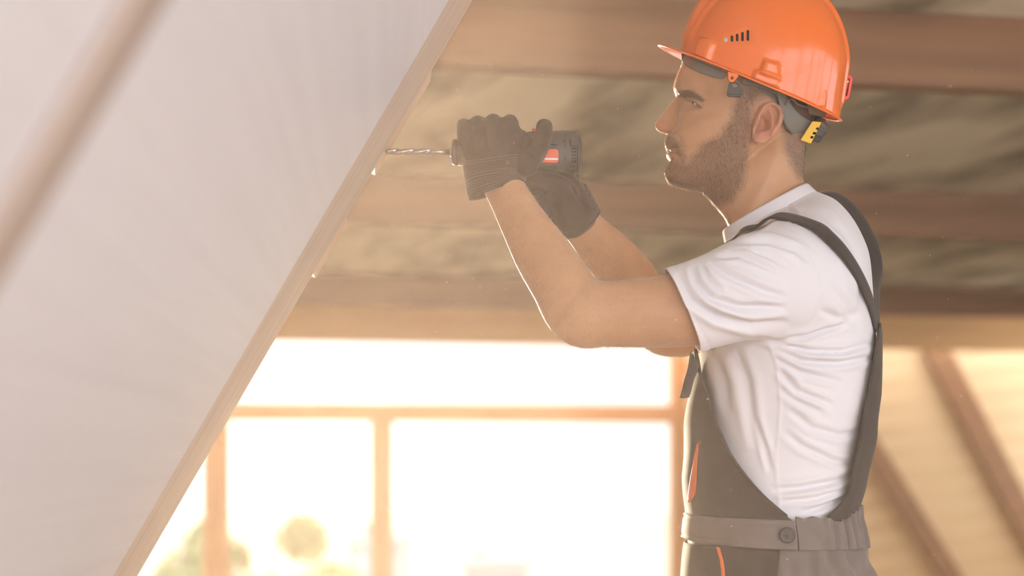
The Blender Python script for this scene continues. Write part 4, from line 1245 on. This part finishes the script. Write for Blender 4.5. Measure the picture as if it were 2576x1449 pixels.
# inner face, 2.5 mm inside
Gi = hat_grid(5.0); Wi = hat_world(Gi)
inner = [[Vector(v) for v in Wi[i]] for i in range(NS - 1, -1, -4)]
allr = inner[::-1][::-1]
V, Fc = ring_loft([r for r in reversed(inner)][::-1][::1] if False else rings, True, False)
shell = mesh('shell', V, Fc, M_hat, hat)
mesh('shell_lining', *ring_loft(inner, True, False), M_hat, shell)
bvh_hat = BVHTree.FromPolygons([Vector(v) for v in V], Fc)
def on_hat(px_, py_, out=.0):
    o = Vector((0, 0, ZC)); dr = (P(px_, py_, 1.0) - o).normalized(); h = bvh_hat.ray_cast(o, dr)
    nn = h[1] if h[1].y < 0 else -h[1]
    return h[0] + nn * out, nn
def capsule_on(name, x, y0, y1, half, m, parent):
    pts = []
    for k in range(9):
        a = math.pi * k / 8; pts.append((x - half * math.cos(a), y0 + half - half * math.sin(a)))
    for k in range(9):
        a = math.pi * k / 8; pts.append((x + half * math.cos(a), y1 - half + half * math.sin(a)))
    V = [on_hat(a, b, .0006)[0] for a, b in pts] + [on_hat(a, b, -.003)[0] for a, b in pts]
    n = len(pts); Fc = [tuple(range(n)), tuple(reversed(range(n, 2 * n)))] + [(i, (i + 1) % n, (i + 1) % n + n, i + n) for i in range(n)]
    return mesh(name, V, Fc, m, parent, smooth=False)
for (x, y0, y1) in [(1841.5, 89.5, 105), (1854.5, 85, 104), (1868, 80.5, 103.6), (1881.5, 75.5, 102.8)]:
    capsule_on('vent_slot', x, y0, y1, 3.1, M_dark2, shell)  # solid black capsules, the shade of open slots put into colour
c_, n_ = on_hat(1825.5, 101)
mesh('vent_screw', *ring_loft(disc_rings(c_, n_, [(.0030, -.001), (.0033, .0003), (.0030, .0012), (.0004, .0014)], 24)), mat('screw_grey', (.55, .5, .48), .4), shell)
# slotted strap lug on the rim and the chin strap clip below it
YL = 2.592
def loop_plate(name, outer, hole, y0, th, m, parent):
    """flat plate with a hole; outer and hole are px lists of equal length"""
    k = y0 / F; n = len(outer); V = []
    for yy in (y0, y0 + th):
        for x, y_ in outer: V.append(Vector(((x - CX) * k, yy, ZC + (HOR - y_) * k)))
        for x, y_ in hole: V.append(Vector(((x - CX) * k, yy, ZC + (HOR - y_) * k)))
    Fc = []
    for i in range(n):
        j = (i + 1) % n
        Fc += [(i, j, n + j, n + i), (2 * n + j, 2 * n + i, 3 * n + i, 3 * n + j), (j, i, 2 * n + i, 2 * n + j), (n + i, n + j, 3 * n + j, 3 * n + i)]
    o = mesh(name, V, Fc, m, parent, smooth=False)
    b = o.modifiers.new('b', 'BEVEL'); b.width = .0004; b.segments = 2
    return o
def circ(cx, cy, rx, ry, n, rot=0): return [(cx + rx * math.cos(2 * math.pi * k / n + rot), cy + ry * math.sin(2 * math.pi * k / n + rot)) for k in range(n)]
def resample_poly(pts, n):
    A = [np.array(p, float) for p in pts] + [np.array(pts[0], float)]
    L = [0.0]
    for a, b in zip(A[:-1], A[1:]): L.append(L[-1] + float(np.linalg.norm(b - a)))
    return [tuple(np.array([np.interp(L[-1] * k / n, L, [a[i] for a in A]) for i in (0, 1)])) for k in range(n)]
lug_out = resample_poly([(1858, 191), (1849, 203), (1845, 206), (1840, 207), (1835, 204), (1832, 197), (1831, 180), (1856, 186)], 32)
def hole_for(outer, cx, cy, rx, ry):
    return [(cx + rx * math.cos(math.atan2(y_ - cy, x - cx)), cy + ry * math.sin(math.atan2(y_ - cy, x - cx))) for x, y_ in outer]
loop_plate('strap_lug', lug_out, hole_for(lug_out, 1841.5, 196, 4, 4), YL - .002, .004, M_hat, shell)
cl_out = resample_poly([(1838, 202), (1853, 201), (1861, 208), (1868, 234), (1866, 241), (1862, 243), (1834, 242), (1829, 237), (1830, 228), (1834, 208)], 40)
clip = loop_plate('chin_strap_clip', cl_out, hole_for(cl_out, 1850, 214, 7.5, 5.5), YL + .003, .006, M_clip, hat)
plate('clip_bar', [(1831, 229), (1867, 230), (1866, 238), (1831, 237)], YL + .000, .008, M_clip, clip, .0006)
# suspension band round the head
def headpt(px_, py_, out, ys=YM):
    """point of the head surface seen in (px, py) on the near side, pushed out by out"""
    Y = YM - .06
    for _ in range(6):
        x = (px_ - CX) / F * Y; z = ZC + (HOR - py_) / F * Y
        pm = HOR - (z - ZC) / YM * F
        xf, xb, xw, w_ = interp(HY, HF, pm), interp(BY, BX, min(pm, 360)), interp(XWY, XWX, pm), interp(WY, WW, min(pm, 380))
        xm = CX + x / YM * F
        a = (xw - xf) if xm < xw else (xb - xw)
        q = min(1.0, abs(xm - xw) / a); Y = YM - (w_ + out) * (1 - q ** 2.2) ** (1 / 2.2) if q < 1 else YM
    return Vector((x, Y, z))
def head_strip(name, top, bot, out, m, parent, thick=.003, nv=8, n=8):
    T_ = smooth_path(top, n); B_ = smooth_path(bot, n)
    V, Fc = [], []; k = min(len(T_), len(B_))
    for i in range(k):
        for j in range(nv + 1):
            q = j / nv; a = T_[i] * (1 - q) + B_[i] * q
            V.append(headpt(a[0], a[1], out))
    for i in range(k - 1):
        for j in range(nv):
            q = i * (nv + 1) + j; Fc.append((q, q + 1, q + nv + 2, q + nv + 1))
    o = mesh(name, V, Fc, m, parent); s = o.modifiers.new('t', 'SOLIDIFY'); s.thickness = thick; s.offset = 0
    return o
hb_rings = []
for j in range(96):
    ph = 2 * math.pi * j / 96; c, s = math.cos(ph), math.sin(ph)
    k = (abs(c) ** 2.1 + abs(s) ** 2.1) ** (-1 / 2.1)
    base = np.array([-10 + 187 * c * k, 134 * s * k, -20 * abs(s) ** 1.4 + 0 + 6 * c])
    rg = [Vector(hat_world(base + np.array([c * a, s * a, b]))) for a, b in ((0, 30), (4, 30), (6, 10), (6, -20 - 8 * max(0, -c)), (3, -23 - 8 * max(0, -c)), (0, -22 - 8 * max(0, -c)))]
    hb_rings.append(rg)
hb_rings.append(hb_rings[0])
hb = mesh('headband', *ring_loft(hb_rings, True, False), M_strap, hat)
cr_ = []
for ax_ in (0.35, math.pi / 2, math.pi - .35, math.pi + .35, -math.pi / 2, -.35):
    c, s = math.cos(ax_), math.sin(ax_)
    cr_ = [hat_world(np.array([-14 + 186 * c * q, 130 * s * q, h])) for q, h in ((1, 10), (.95, 70), (.75, 135), (.45, 175), (0, 192))]
    ribbon('cradle_strap', [Vector(p) for p in cr_], [Vector((-s * HU.x, c, -s * HU.z))] * 5, .009, .002, M_strap, hb, 5)
ns_ = head_strip('nape_strap', [(1952, 216), (1966, 222), (1980, 240), (1990, 262), (2006, 282), (2024, 296), (2043, 306)], [(1957, 246), (1961, 266), (1966, 290), (1975, 314), (1987, 332), (2001, 345), (2017, 352)], .010, M_strap, hat)
head_strip('side_strap', [(1868, 196), (1895, 204), (1925, 213), (1955, 220), (1975, 230)], [(1868, 212), (1895, 216), (1925, 224), (1950, 238), (1962, 250)], .008, M_strap, ns_)
head_strip('sweatband', [(1975, 226), (2000, 240), (2025, 254), (2050, 268), (2072, 284)], [(1987, 262), (2003, 281), (2024, 297), (2045, 308), (2062, 312)], .008, M_band, hat)
head_strip('brow_pad', [(1713, 134), (1735, 144), (1770, 158), (1800, 172), (1832, 186)], [(1716, 156), (1734, 170), (1762, 183), (1792, 193), (1816, 198)], .004, M_strap, hb, .004)
lat_a = [(1978, 262), (1984, 252), (1994, 250), (2006, 262), (2024, 268), (2036, 270), (2042, 276), (2052, 284)]
rib('height_adjuster', [headpt(a, b, .014) for a, b in lat_a], .0016, M_strap, ns_, 8)
# label and ratchet at the nape
lb = plate('warning_label', [(2044, 305), (2067, 307), (2040, 361), (2014, 352)], 2.655, .004, M_yel, ns_, .0006)
lb['label'] = 'yellow label with dark print'
for (a, b) in [((2054.5, 320.5), (2060, 321)), ((2046.5, 332), (2053.5, 333)), ((2040.5, 342), (2047, 343))]:
    hgt = 5.5
    plate('print_mark', [a, b, (b[0] - 2.6, b[1] + hgt), (a[0] - 2.6, a[1] + hgt)], 2.6546, .001, M_dark2, lb, 0)
kn = mesh('ratchet_knob', *ring_loft([[P(2064, 332, 2.69) + Vector((.86, 0, -.5)) * h + (Vector((.5, 0, .86)) * math.cos(2 * math.pi * q / 48) + Vector((0, 1, 0)) * math.sin(2 * math.pi * q / 48)) * (r * (1 + .05 * math.cos(q * math.pi / 2))) for q in range(48)] for r, h in ((.015, -.016), (.019, -.010), (.0195, -.003), (.0165, .0), (.0165, .004), (.013, .007), (.001, .008))]), M_clip, ns_)
# red clip at the back of the shell
co_ = resample_poly([(2129, 186), (2143, 193), (2145, 199), (2137, 243), (2133, 249), (2117, 251), (2122, 232), (2127, 205)], 40)
loop_plate('lamp_bracket', co_, resample_poly([(2133, 195), (2138, 197), (2139, 200), (2132, 240), (2129, 242), (2124, 243), (2128, 232), (2131, 210)], 40), YM - .012, .024, M_redc, shell)['label'] = 'red bracket on the back of the shell'
plate('rear_bracket_base', [(2107, 252), (2120, 253), (2113, 290), (2100, 284)], YM - .016, .032, M_hat, shell, .002)

# ------------------------------------------------------------------ hair as single strands
def strands(name, region_fn, count, length, dirfn, m, parent, width=.00022, seed=1, jitter=.35, lift=.5, me=None):
    rng = np.random.default_rng(seed)
    me = me or body_me
    tri = []
    co = get_co(me)
    for p in me.polygons:
        v = p.vertices
        for k in range(1, len(v) - 1): tri.append((v[0], v[k], v[k + 1]))
    tri = np.array(tri)
    A, Bq, Cq = co[tri[:, 0]], co[tri[:, 1]], co[tri[:, 2]]
    ctr = (A + Bq + Cq) / 3
    wgt = region_fn(ctr)
    nr = np.cross(Bq - A, Cq - A); ar = np.linalg.norm(nr, axis=1); nr = nr / (ar[:, None] + 1e-12)
    pr = ar * wgt; pr = pr / pr.sum()
    idx = rng.choice(len(tri), count, p=pr)
    r1, r2 = rng.random(count), rng.random(count); fl_ = r1 + r2 > 1; r1[fl_] = 1 - r1[fl_]; r2[fl_] = 1 - r2[fl_]
    base = A[idx] + (Bq[idx] - A[idx]) * r1[:, None] + (Cq[idx] - A[idx]) * r2[:, None]
    nn = nr[idx]
    dr = dirfn(base, nn) + rng.normal(0, jitter, (count, 3))
    dr = dr - nn * np.sum(dr * nn, 1)[:, None] * .8
    dr = dr / np.linalg.norm(dr, axis=1)[:, None]
    L = length * (0.55 + .75 * rng.random(count))[:, None]
    p1 = base + (nn * lift + dr * (1 - lift * .4)) * L * .5
    p2 = p1 + (nn * lift * .35 + dr) * L * .5
    side = np.cross(dr, nn) * .5 + rng.normal(0, .5, (count, 3)); side /= np.linalg.norm(side, axis=1)[:, None]
    V = np.stack([base - side * width, base + side * width, p1 + side * width * .8, p1 - side * width * .8, p2], 1).reshape(-1, 3)
    me2 = bpy.data.meshes.new(name)
    i0 = np.arange(count) * 5
    Fc = [(a, a + 1, a + 2, a + 3) for a in i0.tolist()] + [(a + 3, a + 2, a + 4) for a in i0.tolist()]
    me2.from_pydata(V.tolist(), [], Fc)
    o = link(name, me2, m, parent)
    o['kind'] = 'stuff'
    return o
M_hair = mat('brown_hair', (0.16, 0.105, 0.072), 0.45, spec=0.5, transl=0.35)
M_fuzz = mat('arm_hair', (0.46, 0.29, 0.18), 0.5, spec=0.3, transl=0.6)
def r_mask(k, extra=None):
    def fn(c):
        ms = masks(c); return ms[k] * (extra(c) if extra else 1)
    return fn
def cdir(v): return lambda b, n: np.tile(np.array(v, float), (len(b), 1))
strands('beard', lambda c: masks(c)[0] * (0.35 + 0.65 * np.clip((near_px(c)[0] - 1640) / 60, 0, 1)), 26000, .0045, cdir((.25, 0, -1.0)), M_hair, man, seed=2, width=.00010, lift=.38)
strands('hair', lambda c: masks(c)[1] * (near_px(c)[1] > 150), 9000, .0050, cdir((.75, 0, -.75)), M_hair, man, seed=3, width=.00013, lift=.4)
strands('eyebrows', r_mask(2), 1500, .0052, cdir((.9, 0, .10)), M_hair, man, seed=4, jitter=.25, lift=.3, width=.00012)
def face_fuzz(c):
    x, y_ = near_px(c); return ((x > 1640) & (x < 2050) & (y_ > 165) & (y_ < 590)) * (.15 + 3.0 * (np.abs(c[:, 1] - YM) < .022))
strands('facial_fuzz', face_fuzz, 11000, .0028, cdir((.3, 0, -.8)), M_fuzz, man, seed=5, width=.00012, lift=.7)
def arm_r(c):
    x, y_ = CX + F * c[:, 0] / c[:, 1], HOR - F * (c[:, 2] - ZC) / c[:, 1]
    ok = np.where(c[:, 1] < 2.648, (y_ > 468) | (x > 1335), x + (y_ - 560) * .3 > 1475)
    return (ok & (x > 1195) & (x < 1700) & (y_ > 440) & (y_ < 900)) * (0.25 + .75 * np.clip((1600 - x) / 150, 0, 1))
strands('arm_fuzz', lambda c: (arm_r(c) > 0) * 1.0, 26000, .0042, cdir((.1, 0, -1)), M_fuzz, man, seed=9, width=.00007, jitter=.9, lift=.8)
strands('arm_hair', arm_r, 5000, .010, cdir((.1, 0, -1)), mat('dark_arm_hair', (.24, .15, .10), .5, spec=.3, transl=.5), man, seed=6, width=.00007, jitter=.7, lift=.45)

# floating dust caught by the sun
rng = random.Random(11)
V, Fc = [], []
for k in range(170):
    Y = rng.uniform(1.9, 3.3); a, b = rng.uniform(1000, 2500), rng.uniform(150, 1420)
    c = P(a, b, Y); r = rng.choice([.00035, .0005, .0007, .0009])
    v, f = ball(c, r, 6); o_ = len(V); V += v; Fc += [tuple(i + o_ for i in q) for q in f]
M_mote = mat('dust', (0.9, 0.8, 0.65), 0.8, transl=0.5)
tag(mesh('dust_motes', V, Fc, M_mote), 'tiny bright dust specks floating in the sunlit air', 'dust', kind='stuff')
# ------------------------------------------------------------------ outside the window
M_ground = mat('meadow', (0.20, 0.22, 0.15), 0.9, var=((.05, .05, 1), (0.25, 0.25, 0.18), .35, .65))
M_hill = mat('far_hill', (0.19, 0.21, 0.25), 0.95)
M_leaf = mat('leaves', (0.26, 0.26, 0.11), 0.6, transl=0.35, var=((2, 2, 2), (0.18, 0.19, 0.07), .4, .6))
M_bark = mat('bark', (0.30, 0.22, 0.16), 0.9)
M_hwall = mat('house_plaster', (0.26, 0.21, 0.21), 0.85)
M_hroof = mat('house_roof', (0.20, 0.14, 0.14), 0.8)
g = bbox('ground_terrain', -160, 160, 18, 400, -9.6, -9.0, M_ground, 0); tag(g, kind='structure')
def hill(px0, px1, py0, Y, name):
    V, Fc = [], []; n = 60; base = -9.2
    for i in range(n + 1):
        x = px0 + (px1 - px0) * i / n
        top = py0 + 10 * mnoise.noise(Vector((x * .006, 3, 0))) + 60 * (abs(i / n - .5) * 2) ** 3
        p = P(x, top, Y); 
        for (dz, dy) in ((base - p.z, -60), ((base - p.z) * .35, -22), (0, 0), ((base - p.z) * .5, 40)):
            V.append((p.x, Y + dy, p.z + dz))
    for i in range(n):
        for j in range(3):
            a = i * 4 + j; Fc.append((a, a + 1, a + 5, a + 4))
    return mesh(name, V, Fc, M_hill)
tag(hill(900, 1800, 1404, 230, 'far_hill'), kind='structure')
tag(hill(1300, 2600, 1388, 300, 'far_hill'), kind='structure')
def house(px0, px1, py_eave, py_ridge, Y, label):
    a, b = P(px0, py_eave, Y), P(px1, py_eave, Y); r = P(px0, py_ridge, Y)
    root = empty('house', ((a.x + b.x) / 2, Y + 3, -9)); tag(root, label, 'house', 'houses in the valley')
    w = b.x - a.x; H = a.z + 9
    o = bm_obj('wall', box_bm(w, 6, H, .02), M_hwall, None); o.location = ((a.x + b.x) / 2, Y + 3, -9 + H / 2); o.parent = root; o.matrix_parent_inverse = root.matrix_basis.inverted()
    V = [(a.x - .3, Y - .3, a.z), (b.x + .3, Y - .3, a.z), (b.x + .3, Y + 6.3, a.z), (a.x - .3, Y + 6.3, a.z), (a.x - .3, Y + 3, r.z), (b.x + .3, Y + 3, r.z)]
    mesh('roof', V, [(0, 1, 5, 4), (3, 4, 5, 2), (0, 4, 3), (1, 2, 5), (0, 3, 2, 1)], M_hroof, root, False)
    o = bm_obj('chimney', box_bm(.5, .5, 1.2, .02), M_hroof, None); o.location = (a.x + w * .25, Y + 3.2, r.z + .1); o.parent = root; o.matrix_parent_inverse = root.matrix_basis.inverted()
    for k in range(2):
        o = bm_obj('window', box_bm(.8, .1, 1.0, .01), M_hill, None); o.location = (a.x + w * (.28 + .44 * k), Y - .02, a.z - 1.2); o.parent = root; o.matrix_parent_inverse = root.matrix_basis.inverted()
house(872, 1020, 1372, 1348, 110, 'pale pinkish house seen through the window, behind the middle post')
house(1165, 1330, 1432, 1408, 120, 'low pale house roof right of the middle window post, far in the valley')
def tree(px, py_top, Y, rad, label, seed, n=2600, crown_h=4.0, dens=1.0):
    rg = random.Random(seed); top = P(px, py_top, Y)
    root = empty('tree', (top.x, Y, -9)); tag(root, label, 'tree', None)
    ctr = Vector((top.x, Y, top.z - crown_h))
    mesh('trunk', *tube_w([(top.x, Y, -9.2, .22, .22), (top.x + .2, Y, -5, .17, .17), (top.x, Y, top.z - crown_h * 1.2, .10, .10), (top.x, Y, top.z - .6, .03, .03)], 3, 8), M_bark, root)
    V, Fc = [], []
    blobs = [(ctr + Vector((rg.gauss(0, rad * .5), rg.gauss(0, rad * .5), rg.uniform(-crown_h, crown_h * .45))), rad * rg.uniform(.25, .5)) for _ in range(26)]
    for k in range(n):
        c, r = rg.choice(blobs)
        d_ = Vector((rg.gauss(0, 1), rg.gauss(0, 1), rg.gauss(0, 1))).normalized() * r * rg.random() ** .4
        p = c + d_; s = rg.uniform(.12, .22)
        a = Vector((rg.gauss(0, 1), rg.gauss(0, 1), rg.gauss(0, 1))).normalized(); b = a.cross(Vector((rg.gauss(0, 1), rg.gauss(0, 1), rg.gauss(0, 1)))).normalized()
        q = len(V); V += [p - a * s, p + b * s * .55, p + a * s, p - b * s * .55]; Fc.append((q, q + 1, q + 2, q + 3))
    mesh('foliage', V, Fc, M_leaf, root, False)
tree(455, 1215, 32, 1.5, 'leafy tree outside, left of the leftmost window post', 5, 5200, 3.2)
tree(690, 1150, 36, 1.7, 'leafy tree outside, between the leftmost and middle window posts', 8, 6500, 3.0)
tree(600, 1320, 24, 1.0, 'lower leafy tree outside, directly behind the leftmost window post', 12, 3000, 2.0)
# ------------------------------------------------------------------ haze volumes added to imitate the veil of lens flare
def air_box(x0, x1, y0, y1, z0, z1):
    V = [(x, y, z) for z in (z0, z1) for y in (y0, y1) for x in (x0, x1)]
    return V, [(0, 2, 3, 1), (4, 5, 7, 6), (0, 1, 5, 4), (2, 6, 7, 3), (0, 4, 6, 2), (1, 3, 7, 5)]
def haze(name, ext, dens, col, label):
    o = mesh(name, *air_box(*ext), None, None, False)
    m = bpy.data.materials.new(name + '_air'); m.use_nodes = True
    n_ = m.node_tree.nodes; n_.remove(n_['Principled BSDF'])
    v_ = n_.new('ShaderNodeVolumeScatter')
    v_.inputs['Color'].default_value = (*col, 1)
    v_.inputs['Density'].default_value = dens
    v_.inputs['Anisotropy'].default_value = 0.70
    m.node_tree.links.new(v_.outputs[0], n_['Material Output'].inputs['Volume'])
    o.data.materials.append(m)
    tag(o, label, 'haze', kind='stuff')
haze('flare_veil', (0.1005, 3.2, -0.5, 3.5, 0.02, CEIL - 0.02), 0.0052, (1.0, 0.89, 0.80), 'thin haze volume added for a flare-like veil around the man')
haze('flare_veil_left', (-1.9, 0.10, -0.5, 3.5, 0.02, CEIL - 0.02), 0.0145, (1.0, 0.87, 0.77), 'thicker haze volume added for the flare-like glow beside the sloping panel')
